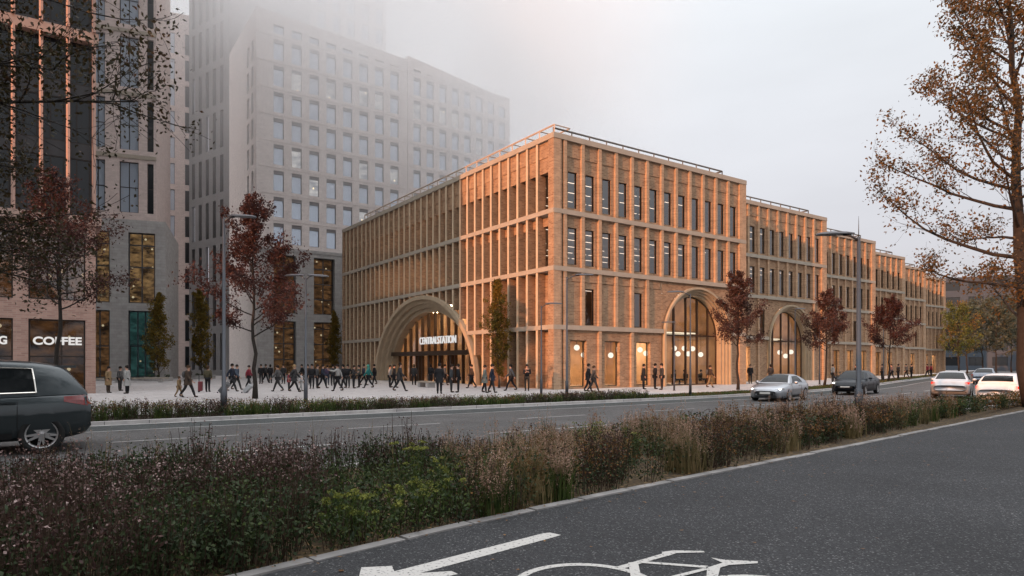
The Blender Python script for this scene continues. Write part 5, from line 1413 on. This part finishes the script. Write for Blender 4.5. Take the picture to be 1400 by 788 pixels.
SUVST = dict(L=4.30, W=1.86, wr=.345, wx=(-1.42, 1.26), top=[(-2.15, .86), (-2.13, 1.00), (-2.02, 1.06), (-1.0, 1.03), (0.8, .985), (1.1, .96), (1.8, .86), (2.08, .74), (2.15, .62)],
             bot=[(-2.15, .44), (-2.12, .36), (-1.95, .29), (-1.6, .24), (1.75, .21), (2.05, .28), (2.15, .42)], wid=[(-2.15, .88), (-2.11, .95), (-1.95, .985), (-1.5, 1), (.9, 1), (1.6, .95), (1.98, .80), (2.15, .58)],
             roof=[(-2.10, 1.05), (-2.00, 1.19), (-1.88, 1.35), (-1.74, 1.495), (-1.50, 1.565), (-1.0, 1.625), (-.2, 1.645), (.28, 1.56), (.66, 1.32), (1.12, .985)], win=[(-1.34, -.36, .06, 0), (-.28, .72, 0, -.42)], wind=(.30, 1.02), rearw=(-2.05, -1.80), tum=.20,
             hz=.80, tz=.92, gz=.62, bz=.40, mir=.64, mz=1.02, hand=(-.95, .20), hdz=.90, chrome=True, spoiler=True, doors=(-1.08, -.32, .86), tlh=.10)
COUPE = dict(L=4.18, W=1.84, wr=.33, wx=(-1.22, 1.25), top=[(-2.09, .66), (-2.05, .84), (-1.8, .92), (-1.0, .93), (.7, .90), (1.1, .86), (1.75, .74), (2.0, .64), (2.09, .52)],
             bot=[(-2.09, .44), (-1.95, .27), (-1.6, .18), (1.7, .16), (2.0, .20), (2.09, .30)], wid=[(-2.09, .70), (-1.98, .88), (-1.5, .98), (0, .97), (1.2, 1.0), (1.7, .95), (1.98, .78), (2.09, .55)],
             roof=[(-1.92, .92), (-1.5, 1.10), (-1.0, 1.27), (-.45, 1.345), (.05, 1.32), (.45, 1.18), (1.0, .89)], win=[(-.98, .62, .25, -.50)], wind=(.14, .93), rearw=(-1.82, -.95), tum=.22,
             hz=.62, tz=.72, gz=.44, bz=.28, mir=.52, mz=.93, hand=(-.35,), hdz=.78, doors=(-.62, .78))
SEDAN = dict(L=4.65, W=1.84, wr=.33, wx=(-1.38, 1.42), top=[(-2.32, .74), (-2.28, .95), (-1.95, 1.0), (-1.2, .98), (.9, .95), (1.3, .91), (2.0, .80), (2.25, .68), (2.32, .56)],
             bot=[(-2.32, .46), (-2.15, .30), (-1.8, .21), (1.9, .19), (2.2, .24), (2.32, .34)], wid=[(-2.32, .76), (-2.2, .90), (-1.7, .97), (0, 1), (1.2, .99), (1.8, .94), (2.15, .80), (2.32, .58)],
             roof=[(-1.72, .985), (-1.25, 1.25), (-.8, 1.41), (-.2, 1.465), (.25, 1.42), (.65, 1.25), (1.18, .935)], win=[(-1.12, -.28, .28, 0), (-.20, .78, 0, -.46)], wind=(.32, 1.1), rearw=(-1.62, -.90), tum=.20,
             hz=.72, tz=.84, gz=.52, bz=.32, mir=.68, mz=.99, hand=(-.85, .22), hdz=.86, doors=(-1.05, -.24, .92))
HATCH = dict(L=4.25, W=1.80, wr=.32, wx=(-1.25, 1.32), top=[(-2.12, .72), (-2.09, .93), (-1.85, .98), (-1.0, .97), (.9, .94), (1.2, .90), (1.85, .78), (2.08, .66), (2.12, .54)],
             bot=[(-2.12, .44), (-2.0, .29), (-1.7, .20), (1.75, .18), (2.02, .24), (2.12, .34)], wid=[(-2.12, .76), (-2.02, .90), (-1.6, .97), (0, 1), (1.1, .99), (1.7, .94), (1.98, .80), (2.12, .58)],
             roof=[(-2.0, .97), (-1.80, 1.22), (-1.55, 1.35), (-1.0, 1.425), (-.2, 1.44), (.3, 1.37), (.7, 1.18), (1.18, .92)], win=[(-1.55, -1.05, .2, 0), (-.98, -.22, 0, 0), (-.14, .78, 0, -.42)], wind=(.36, 1.1), rearw=(-1.93, -1.62), tum=.2,
             hz=.70, tz=.80, gz=.50, bz=.32, mir=.66, mz=.96, hand=(-.7, .22), hdz=.84, doors=(-.95, -.18, .92))
P_SUV = plain('paint_dark_green_grey', (.030, .040, .044), .32, metal=.4, coat=.8)
P_SILV = plain('paint_silver', (.36, .38, .41), .3, metal=.7, coat=.8)
P_BLACK = plain('paint_black_blue', (.008, .011, .016), .3, metal=0.0, coat=.1, spec=.2)
P_GREY = plain('paint_pale_grey', (.46, .47, .49), .3, metal=.4, coat=.8)
P_WHITE = plain('paint_white', (.78, .78, .78), .3, coat=.8)
P_BLUE = plain('paint_steel_blue', (.12, .16, .21), .3, metal=.5, coat=.8)
h_left = ANG+math.pi
# dark SUV: rear wheel on the near side at photo point (57, 614)
sc_ = 1.2; fx_ = (-math.cos(ANG), -math.sin(ANG)); Yw = 13.9; wx_, wy_ = (57-CX)/FPX*Yw, Yw
left_n = (math.sin(ANG), -math.cos(ANG))       # the car's left side faces the viewer
cxy = (wx_+1.42*sc_*fx_[0]-left_n[0]*.82*sc_, wy_+1.42*sc_*fx_[1]-left_n[1]*.82*sc_)
car('parked_car', 'dark grey green SUV cropped by the left picture edge, chrome window line', cxy, h_left, SUVST, P_SUV, sc_, group='cars on the road')
car('parked_car', 'silver coupe with lit headlights coming along the road', (13.9, 34.2), R(90-41)+math.pi, COUPE, P_SILV, 1.0, head=True, group='cars on the road')
car('parked_car', 'black saloon coming along the road behind the silver coupe', (21.4, 41.0), R(90-42)+math.pi, SEDAN, P_BLACK, 1.0, head=True, group='cars on the road')
car('parked_car', 'pale grey saloon driving away with red tail lights lit', (24.6, 36.8), R(90-37), SEDAN, P_GREY, 1.0, tail=True, group='cars on the road')
car('parked_car', 'white hatchback at the right, partly hidden by the grasses', (23.6, 31.3), R(90-50), HATCH, P_WHITE, 1.0, tail=True, group='cars on the road')
car('parked_car', 'steel blue car further off between the grey saloon and white hatchback', (43.5, 60.5), R(90-42), SEDAN, P_BLUE, 1.0, group='cars on the road')
for c_ in COL.objects:
    if c_.name.startswith('parked_car'): c_.name = 'car'
# ------------------------------------------------------------------ people
SKIN_JOBS = []; BODY_JOBS = []
M_SKIN = plain('skin', (.42, .25, .18), .6)
def skin_obj(name, V, E, Rr, mat, parent, sub=1):
    me = bpy.data.meshes.new(name); me.from_pydata([tuple(v) for v in V], E, []); o = bpy.data.objects.new(name, me); COL.objects.link(o)
    o.modifiers.new('skin', 'SKIN'); 
    if not me.skin_vertices: return o
    sv = me.skin_vertices[0].data
    for i, r in enumerate(Rr): sv[i].radius = (r, r) if not hasattr(r, '__len__') else r
    sv[0].use_root = True; s = o.modifiers.new('sub', 'SUBSURF'); s.levels = sub; s.render_levels = sub
    o.modifiers['skin'].use_smooth_shade = True
    o.parent = parent; SKIN_JOBS.append((o, mat)); return o
CLOTH = {}
def cloth(c):
    k = tuple(c)
    if k not in CLOTH: CLOTH[k] = plain('cloth_%d' % len(CLOTH), c, .9, var=.15, scale=12)
    return CLOTH[k]
BLK, NAVY, GRY, LGR, BRN, TAN, OLV, RED_, TEAL, WHT, PUR, DGR = (.016, .016, .018), (.02, .026, .042), (.085, .085, .085), (.30, .30, .29), (.055, .038, .028), (.22, .15, .08), (.075, .065, .038), (.20, .025, .04), (.025, .16, .15), (.50, .50, .50), (.06, .045, .08), (.035, .035, .036)
HAIRD, HAIRB, HAIRL = (.012, .009, .007), (.05, .028, .014), (.30, .20, .10)
def person(u, v, label, face, top=BLK, bot=BLK, hair=HAIRD, h=1.72, walk=0.0, coat=0, arms='down', hood=False, seed=0, extra=None, Y=None, group='people on the plaza and pavement', z0=0.0, sit=False):
    rd = random.Random(seed or int(u*7+v)); 
    if Y is None: Y = FPX*EYE/(v-HOR)
    loc = ((u-CX)/FPX*Y, Y, z0)
    o = empty('person', loc, face-math.pi/2, label, 'person', group); o.scale = (h, h, h)
    sw = walk*.16; ph = rd.choice((-1, 1))
    if sit:
        hipz = .27; J = dict(pel=(0, 0, .28), wai=(0, -.01, .36), che=(0, .0, .48), nec=(0, .01, .58))
    else:
        J = dict(pel=(0, 0, .53), wai=(0, .005, .61), che=(0, .01, .735), nec=(0, .015, .83))
    dz = J['nec'][2]-.83; head0 = (0, .02, .865+dz); headc = (0, .028, .93+dz); crown = (0, .024, .975+dz)
    def leg(s):
        f = ph*s*sw
        hip = (s*.052, 0, J['pel'][2]-.025)
        if sit: kn = (s*.06, .25, .28); an = (s*.06, .24, .04); toe = (s*.065, .33, .015)
        else:
            kn = (s*.055, f*.55+.02*abs(walk), .28); an = (s*.055, f*1.15-(.03 if f < 0 else 0), .045+(.045 if f < -.02 else 0)); toe = (an[0]+s*.01, an[1]+.085, max(.014, an[2]-.03+(-.02 if f < -.02 else 0)))
        return hip, kn, an, toe
    def arm(s):
        f = -ph*s*sw*.8; sh_ = (s*.108, .01, .80+dz); el = (s*(.135), f*.6-.01, .645+dz); wr_ = (s*.13, f*1.3+.035, .515+dz)
        if arms == 'phone' and s > 0 or arms == 'both': el = (s*.13, .02, .65+dz); wr_ = (s*.06, .16, .70+dz)
        if arms == 'point' and s < 0: el = (s*.13, .12, .73+dz); wr_ = (s*.12, .27, .77+dz)
        if arms == 'out' and s < 0: el = (s*.20, .0, .68+dz); wr_ = (s*.26, .03, .56+dz)
        if arms == 'pockets': el = (s*.165, -.03, .66+dz); wr_ = (s*.11, .045, .56+dz)
        return sh_, el, wr_
    V = [J['pel'], J['wai'], J['che'], J['nec'], head0, headc, crown]; E = [(0, 1), (1, 2), (2, 3), (3, 4), (4, 5), (5, 6)]; Rr = [(.085, .062), (.072, .055), (.088, .06), (.036, .036), (.036, .04), (.048, .058), (.036, .044)]
    hands = []
    for s in (-1, 1):
        n = len(V); hp, kn, an, toe = leg(s); V += [hp, kn, an, toe]; E += [(0, n), (n, n+1), (n+1, n+2), (n+2, n+3)]; Rr += [.05, .034, .022, .02]
        n = len(V); sh_, el, wr_ = arm(s); pal = tuple(wr_[i]+(wr_[i]-el[i])*.32 for i in range(3)); V += [sh_, el, wr_, pal]; E += [(2, n), (n, n+1), (n+1, n+2), (n+2, n+3)]; Rr += [.032, .024, .016, (.011, .022)]
        hands.append((s, el, wr_, pal))
    bd = skin_obj('body', V, E, Rr, M_SKIN, o)
    # fingers, nose, eyes as one small mesh joined to the figure
    m = MB()
    for s, el, wr_, pal in hands:
        d = Vector(pal)-Vector(wr_); d.normalize(); sd_ = d.cross(Vector((s, 0, 0))); sd_ = sd_.normalized() if sd_.length > .1 else Vector((0, 1, 0)); cur = Vector((-s, 0, 0))
        for q, ln in ((-1.5, .036), (-.5, .044), (.5, .042), (1.5, .032)):
            p = Vector(pal)+sd_*q*.0095; m.tube([p, p+d*ln*.55, p+d*ln+cur*.012], [.0055, .005, .0038], 5)
        p = Vector(wr_)+(Vector(pal)-Vector(wr_))*.3+sd_*.018; m.tube([p, p+sd_*.016+d*.014, p+sd_*.018+d*.034], [.0065, .006, .0045], 5)
    m.ball((0, headc[1]+.060, headc[2]-.014), .010, 6, 4, sc=(.7, 1, 1.3))
    for s in (-1, 1): m.ball((s*.050, headc[1]-.004, headc[2]-.01), .013, 6, 4, sc=(.4, .7, 1.2))
    f = m.build('features', M_SKIN, o, smooth=True)
    m = MB(); 
    for s in (-1, 1): m.ball((s*.019, headc[1]+.054, headc[2]+.004), .0055, 6, 4)
    m.ball((0, headc[1]+.052, headc[2]-.034), .012, 6, 4, sc=(1, .35, .3)); e_ = m.build('eyes', M_FRAME, o); BODY_JOBS.append((bd, f, e_))
    # trousers
    V = [J['pel']]; E = []; Rr = [(.092, .07)]
    for s in (-1, 1):
        n = len(V); hp, kn, an, toe = leg(s); V += [hp, kn, (an[0], an[1], an[2]+.012)]; E += [(0, n), (n, n+1), (n+1, n+2)]; Rr += [.062, .043, .036]
    skin_obj('trousers', V, E, Rr, cloth(bot), o)
    m = MB()
    for s in (-1, 1):
        hp, kn, an, toe = leg(s); m.ball(((an[0]+toe[0])/2, (an[1]+toe[1])/2, toe[2]+.010), .034, 8, 6, sc=(.85, 1.9, .75)); m.tube([(an[0], an[1], an[2]+.03), (an[0], an[1]+.005, toe[2]+.012)], [.027, .030], 7)
    m.build('shoes', M_FRAME, o, smooth=True)
    # coat
    V = [(J['pel'][0], J['pel'][1], J['pel'][2]+(.0 if sit else -.02)), J['wai'], J['che'], (0, .012, .80+dz), (0, .015, .835+dz)]; E = [(0, 1), (1, 2), (2, 3), (3, 4)]; Rr = [(.108, .085), (.098, .078), (.112, .082), (.08, .062), (.05, .05)]
    for s in (-1, 1):
        n = len(V); sh_, el, wr_ = arm(s); V += [sh_, el, wr_]; E += [(2, n), (n, n+1), (n+1, n+2)]; Rr += [.047, .038, .031]
    ct = skin_obj('coat' if coat else 'jacket', V, E, Rr, cloth(top), o)
    if coat and not sit:
        m = MB(); zb = .50-.13*coat; n = 16; rows = []
        for k, (zz, rx_, ry_) in enumerate([(.66, .104, .082), (.56, .116, .092), (.46, .125, .10), (zb+.0, .135, .115)]):
            rows.append(len(m.v)); m.v += [(rx_*math.cos(2*math.pi*i/n), ry_*math.sin(2*math.pi*i/n)*(1+.15*walk*k/3), zz) for i in range(n)]
        for k in range(3):
            for i in range(n): j = (i+1) % n; m.f.append((rows[k]+i, rows[k]+j, rows[k+1]+j, rows[k+1]+i)); m.m.append(0)
        m.build('coat_skirt', cloth(top), ct, smooth=True)
    m = MB()
    if hood: m.ball((0, headc[1]-.012, headc[2]+.012), .072, 12, 8, sc=(.88, 1, 1.12)); m.tube([(0, .0, .80+dz), (0, .005, .88+dz)], [.075, .062], 10); m.build('hood', cloth(top), o, smooth=True)
    else:
        m.ball((0, headc[1]-.016, headc[2]+.018), .066, 12, 8, sc=(.86, .98, .95)); 
        if hair == HAIRL or rd.random() < .3: m.ball((0, headc[1]-.034, headc[2]-.035), .048, 10, 6, sc=(1.05, .6, 1.25))
        m.build('hair', cloth(hair), o, smooth=True)
    if extra == 'backpack':
        bp = empty('backpack', (loc[0], loc[1], loc[2]), face-math.pi/2, 'pack worn on the back by the %s' % label.split(' ', 0)[0][:40], 'backpack'); bp.scale = o.scale
        bp['label'] = 'pack on the back of the ' + ' '.join(label.split()[:9]); m = MB(); m.ball((0, -.13, .71), .085, 10, 8, sc=(.95, .62, 1.25)); m.build('pack', cloth(GRY if top != GRY else LGR), bp, smooth=True)
        m = MB(); [m.tube([(s*.06, -.09, .80), (s*.065, .0, .835), (s*.07, .095, .78), (s*.075, .06, .66), (s*.07, -.08, .63)], .010, 5) for s in (-1, 1)]; m.build('straps', cloth(DGR), bp)
    return o
def suitcase(u, v, label, col, face, h=.62, w=.42, tilt=0.0, group='wheeled suitcases on the plaza'):
    Y = FPX*EYE/(v-HOR); o = empty('suitcase', ((u-CX)/FPX*Y, Y, 0), face, label, 'suitcase', group); T = Matrix.Translation((0, 0, .05)) @ Matrix.Rotation(tilt, 4, 'Y')
    m = MB(); m.box(-.12, .12, -w/2, w/2, .02, h, T=T); c = m.build('case', plain('case_%s' % label[:8], col, .5), o)
    bv = c.modifiers.new('bev', 'BEVEL'); bv.width = .04; bv.segments = 3
    m = MB(); m.tube([tuple(T @ Vector(p)) for p in ((-.08, -w*.28, h), (-.08, -w*.28, h+.38), (-.08, w*.28, h+.38), (-.08, w*.28, h))], .013, 5); m.build('handle', M_GREYM, o)
    for sy in (-1, 1):
        m = MB(); m.ball((-.08, sy*w*.4, .045), .045, 8, 6, sc=(1, .5, 1)); m.build('wheel', M_TYRE, o, smooth=True)
LFT, RGT, AWY, TWD = math.pi, 0.0, math.pi/2, -math.pi/2
person(148, 537.5, 'person in a long beige coat standing left of the grey stone pier', RGT, TAN, BRN, coat=1.6, h=1.62)
person(164, 534.5, 'person in dark grey facing the light coated person by the stone pier', RGT, GRY, DGR, h=1.6)
person(174, 538.5, 'person in a long pale grey coat and dark boots by the stone pier', LFT, LGR, BLK, coat=1.7, h=1.68)
person(244.6, 543.5, 'child in a yellow tan jacket walking beside the person with a white pack', RGT, TAN, TAN, HAIRB, h=1.12, walk=.7)
person(257, 543.6, 'person in a dark brown coat with pale pack, walking next to a child', RGT, BRN, BLK, HAIRB, walk=1, coat=.9, extra='backpack', h=1.7)
person(284, 536, 'person in an olive tan jacket standing beside a red suitcase', AWY, OLV, BLK, HAIRB, h=1.66)
suitcase(274, 536.3, 'red suitcase standing beside the person in the olive jacket', (.14, .03, .035), .3)
person(317, 535.5, 'person in navy walking right and pulling a large grey suitcase', RGT, NAVY, BLK, walk=1, h=1.78, arms='out')
suitcase(301, 537.5, 'large grey suitcase pulled along tilted behind the person in navy', (.10, .105, .11), 0.0, .72, .46, .75)
person(323.5, 533.2, 'person in blue grey walking just past the one in navy', RGT, (.06, .08, .11), DGR, walk=.8)
person(340, 531, 'person in a red jacket partly hidden by the plaza tree trunk', RGT, RED_, BLK, walk=.6, h=1.66)
suitcase(334, 537.5, 'pale grey suitcase tilted behind the plaza tree trunk', (.34, .35, .36), 0.0, .62, .42, .8)
person(357, 525, 'person in black far back, right of the plaza tree trunk', TWD, BLK, BLK)
person(369.5, 524, 'person in black far back, second right of the plaza tree trunk', AWY, BLK, BLK, h=1.7)
person(380, 535.5, 'person in a grey jacket walking left between tree and thin lamp', LFT, GRY, DGR, walk=1, h=1.68)
person(387.5, 525, 'person in dark grey far back behind the grey jacketed walker', TWD, DGR, BLK)
person(395, 533.5, 'child in a magenta coat left of the blond person', RGT, RED_, DGR, HAIRB, h=1.25, coat=.6)
person(402, 536.2, 'blond person in a dark coat walking left of the thin lamp', RGT, DGR, BLK, HAIRL, walk=1, coat=.8)
person(411.5, 535, 'child in a white jacket at the foot of the thin lamp', RGT, WHT, LGR, HAIRB, h=1.2, walk=.4)
person(426.6, 531.6, 'person in black just right of the thin lamp, before the glazed base', TWD, BLK, BLK, h=1.76)
person(433.7, 531.2, 'person in mid grey second right of the thin lamp', RGT, GRY, DGR)
person(441, 531.2, 'person in dark navy third right of the thin lamp, walking', RGT, NAVY, BLK, walk=.8)
person(447.5, 526.5, 'person in purple grey far back near the golden tree', AWY, PUR, NAVY, h=1.65)
person(462, 535.2, 'person in a pale top and black trousers pointing left', LFT, LGR, BLK, walk=.9, arms='point', h=1.76)
person(469.5, 531.2, 'person in black right behind the one pointing left', LFT, BLK, BLK, walk=.5)
person(475.5, 530.6, 'person in black with hands in pockets, left of the station front', TWD, BLK, DGR, arms='pockets')
person(483.5, 531.2, 'person in dark grey bending over a phone before the left fins', RGT, DGR, BLK, arms='both', h=1.66)
person(491, 530, 'person in grey green standing before the left fins', LFT, (.06, .065, .055), BLK, h=1.68)
person(504, 530.8, 'person in a teal hooded jacket walking left of the great arch', LFT, TEAL, BLK, walk=1, hood=True, h=1.7)
person(533, 530, 'person in a pale vest at the left foot of the great arch', RGT, LGR, BLK, h=1.68)
person(538.5, 530.4, 'person in black close behind the tall walker at the great arch', RGT, BLK, BLK, walk=.5)
person(546.5, 535.2, 'tall person in a dark coat striding right before the great arch', RGT, DGR, BLK, walk=1, coat=.8, h=1.84)
person(600.7, 538.6, 'person in a long black coat seen from behind, before the arch doors', AWY, BLK, BLK, coat=1.1, h=1.82)
person(617, 536.8, 'person in grey left of a black clad companion by the arch doors', RGT, (.05, .055, .06), DGR, h=1.74)
person(626.6, 536.8, 'person in black right of a grey clad companion by the arch doors', LFT, BLK, BLK, h=1.76)
person(662.5, 537.4, 'person in a long grey green coat left of the upright tree', RGT, (.15, .165, .145), BLK, coat=1.1, h=1.70, walk=.3)
person(672.5, 537.2, 'person in a dark coat carrying a bag before the upright tree', RGT, NAVY, DGR, coat=.6, walk=.5, h=1.76)
person(698.7, 534.4, 'person in blue grey walking left, right of the upright tree', LFT, (.04, .055, .07), BLK, walk=1, h=1.74)
person(720.5, 534.8, 'person in black jacket and brown trousers standing at the station corner', TWD, BLK, BRN, arms='both', h=1.74)
person(804.3, 535.8, 'person in a long black coat at the first shop window', RGT, BLK, BLK, coat=.7, walk=.6, h=1.78)
person(811.5, 536.6, 'person in a brown grey jacket striding past the first shop window', RGT, (.10, .075, .06), DGR, HAIRB, walk=1, h=1.66)
person(879.8, 532.6, 'person in a long black coat with arm held out by the third window', RGT, BLK, BLK, coat=1.2, arms='out', h=1.76)
person(895.4, 532.2, 'person in black standing between the third window and the arch', RGT, BLK, BLK, h=1.80, arms='pockets')
person(905, 533.2, 'person in a dark jacket standing just left of the first arch', LFT, DGR, BLK, h=1.80)
person(970.5, 530.2, 'person in brown with a pack walking in front of the first arch', RGT, BRN, TAN, HAIRB, walk=.7, extra='backpack', h=1.66)
person(1025.6, 525.4, 'dark figure in the doorway between the two street arches', TWD, BLK, BLK, Y=58.5)
person(1053.6, 524.5, 'dark figure behind the silver coupe at the second arch', AWY, DGR, BLK)
person(1138.5, 524, 'light shirted person standing with a bicycle', RGT, LGR, DGR, HAIRB)
person(1171, 525, 'person in black passing behind the black saloon', LFT, BLK, BLK, walk=.6)
for i, (u, Y, c, lb) in enumerate([(1206, 72, (.12, .09, .08), 'person in faded brown at the third block, leftmost of the far group'), (1219, 74, (.14, .10, .10), 'person in dusty pink at the third block, second of the far group'), (1228, 76, DGR, 'person in dark grey walking at the far blocks, third of the far group'),
                                  (1239, 80, GRY, 'person in grey near the small globe lamps at the far blocks'), (1246, 82, DGR, 'person in dark grey right of the grey one by the globe lamps'), (1268, 86, RED_, 'person in a red jacket left of the grey saloon'), (1273, 88, RED_, 'second person in red, just left of the grey saloon')]):
    person(u, 520, lb, LFT if i % 2 else RGT, c, BLK, walk=.6*(i % 2), Y=Y)
for u, v, c, f_, w_, lb in [(363, 523.5, DGR, RGT, .7, 'person in dark grey far back, between two black clad ones by the tree'), (413, 524, BLK, LFT, .6, 'person in black far back behind the thin lamp post'), (421, 526, BRN, TWD, 0, 'person in brown far back just right of the thin lamp post'),
                            (455, 527.5, DGR, AWY, 0, 'person in dark grey behind the one pointing left'), (497, 527, NAVY, RGT, .7, 'person in navy far back behind the teal jacketed walker'), (512, 526, BLK, LFT, .5, 'person in black at the fins right behind the teal jacketed walker'),
                            (566, 527, DGR, AWY, .4, 'person in dark grey heading into the great arch, left of the bench'), (589, 525.5, BLK, AWY, .4, 'person in black at the doors of the great arch'), (608, 527, GRY, RGT, .6, 'person in grey at the doors, behind the pair by the arch'), (645, 531, BRN, LFT, .8, 'person in brown walking at the right foot of the great arch')]:
    person(u, v, lb, f_, c, BLK, walk=w_)
# guests sitting inside the first arch
def chair(x, y, label, rz):
    o = empty('cafe_chair', local(x, y, .02), rz, label, 'chair', 'chairs inside the first arch'); m = MB(); m.box(-.22, .22, -.22, .22, .43, .47); m.build('seat', M_TRIM, o); m = MB(); m.box(-.22, .22, -.24, -.20, .52, .88); m.build('backrest', M_TRIM, o)
    for sx in (-1, 1):
        for sy in (-1, 1): m = MB(); m.tube([(sx*.19, sy*.19, 0), (sx*.19, sy*.19, .43)], .015, 5); m.build('leg', M_TRIM, o)
for i, (u, fc, lb, c) in enumerate([(922, RGT, 'leftmost', DGR), (936, LFT, 'middle', BLK), (958, RGT, 'rightmost', BRN)]):
    x, _ = pix_local(u, 500, 2.2); px, py, _ = local(x, 2.2); chair(x, 2.2, 'dark chair of the %s guest sitting in the first street arch' % lb, fc-math.pi/2)
    person(u, 0, '%s seated guest in dark clothes inside the first street arch' % lb, fc, c, BLK, Y=py, sit=True, z0=-.03, group='guests seated inside the first arch', h=1.72)
# ------------------------------------------------------------------ settle skinned figures and cut wheel arches into plain meshes
bpy.context.view_layer.update(); dg = bpy.context.evaluated_depsgraph_get()
done = []
for o, mat in SKIN_JOBS: done.append((o, bpy.data.meshes.new_from_object(o.evaluated_get(dg)), mat))
for o, cut in BOOL_JOBS: done.append((o, bpy.data.meshes.new_from_object(o.evaluated_get(dg)), None))
for o, me, mat in done:
    o.modifiers.clear(); old = o.data; o.data = me; me.name = old.name
    if mat: me.materials.clear(); me.materials.append(mat)
    bpy.data.meshes.remove(old)
for o, cut in BOOL_JOBS: bpy.data.objects.remove(cut)

# fingers and face belong to the one body mesh
for bd, f, e_ in BODY_JOBS:
    bm = bmesh.new(); bm.from_mesh(bd.data); n0 = len(bm.faces); bm.from_mesh(f.data); n1 = len(bm.faces); bm.from_mesh(e_.data); bm.faces.ensure_lookup_table()
    for q in bm.faces[n1:]: q.material_index = 1
    for q in bm.faces: q.smooth = True
    bm.to_mesh(bd.data); bm.free(); bd.data.materials.append(M_FRAME)
    for x in (f, e_): me = x.data; bpy.data.objects.remove(x); bpy.data.meshes.remove(me)
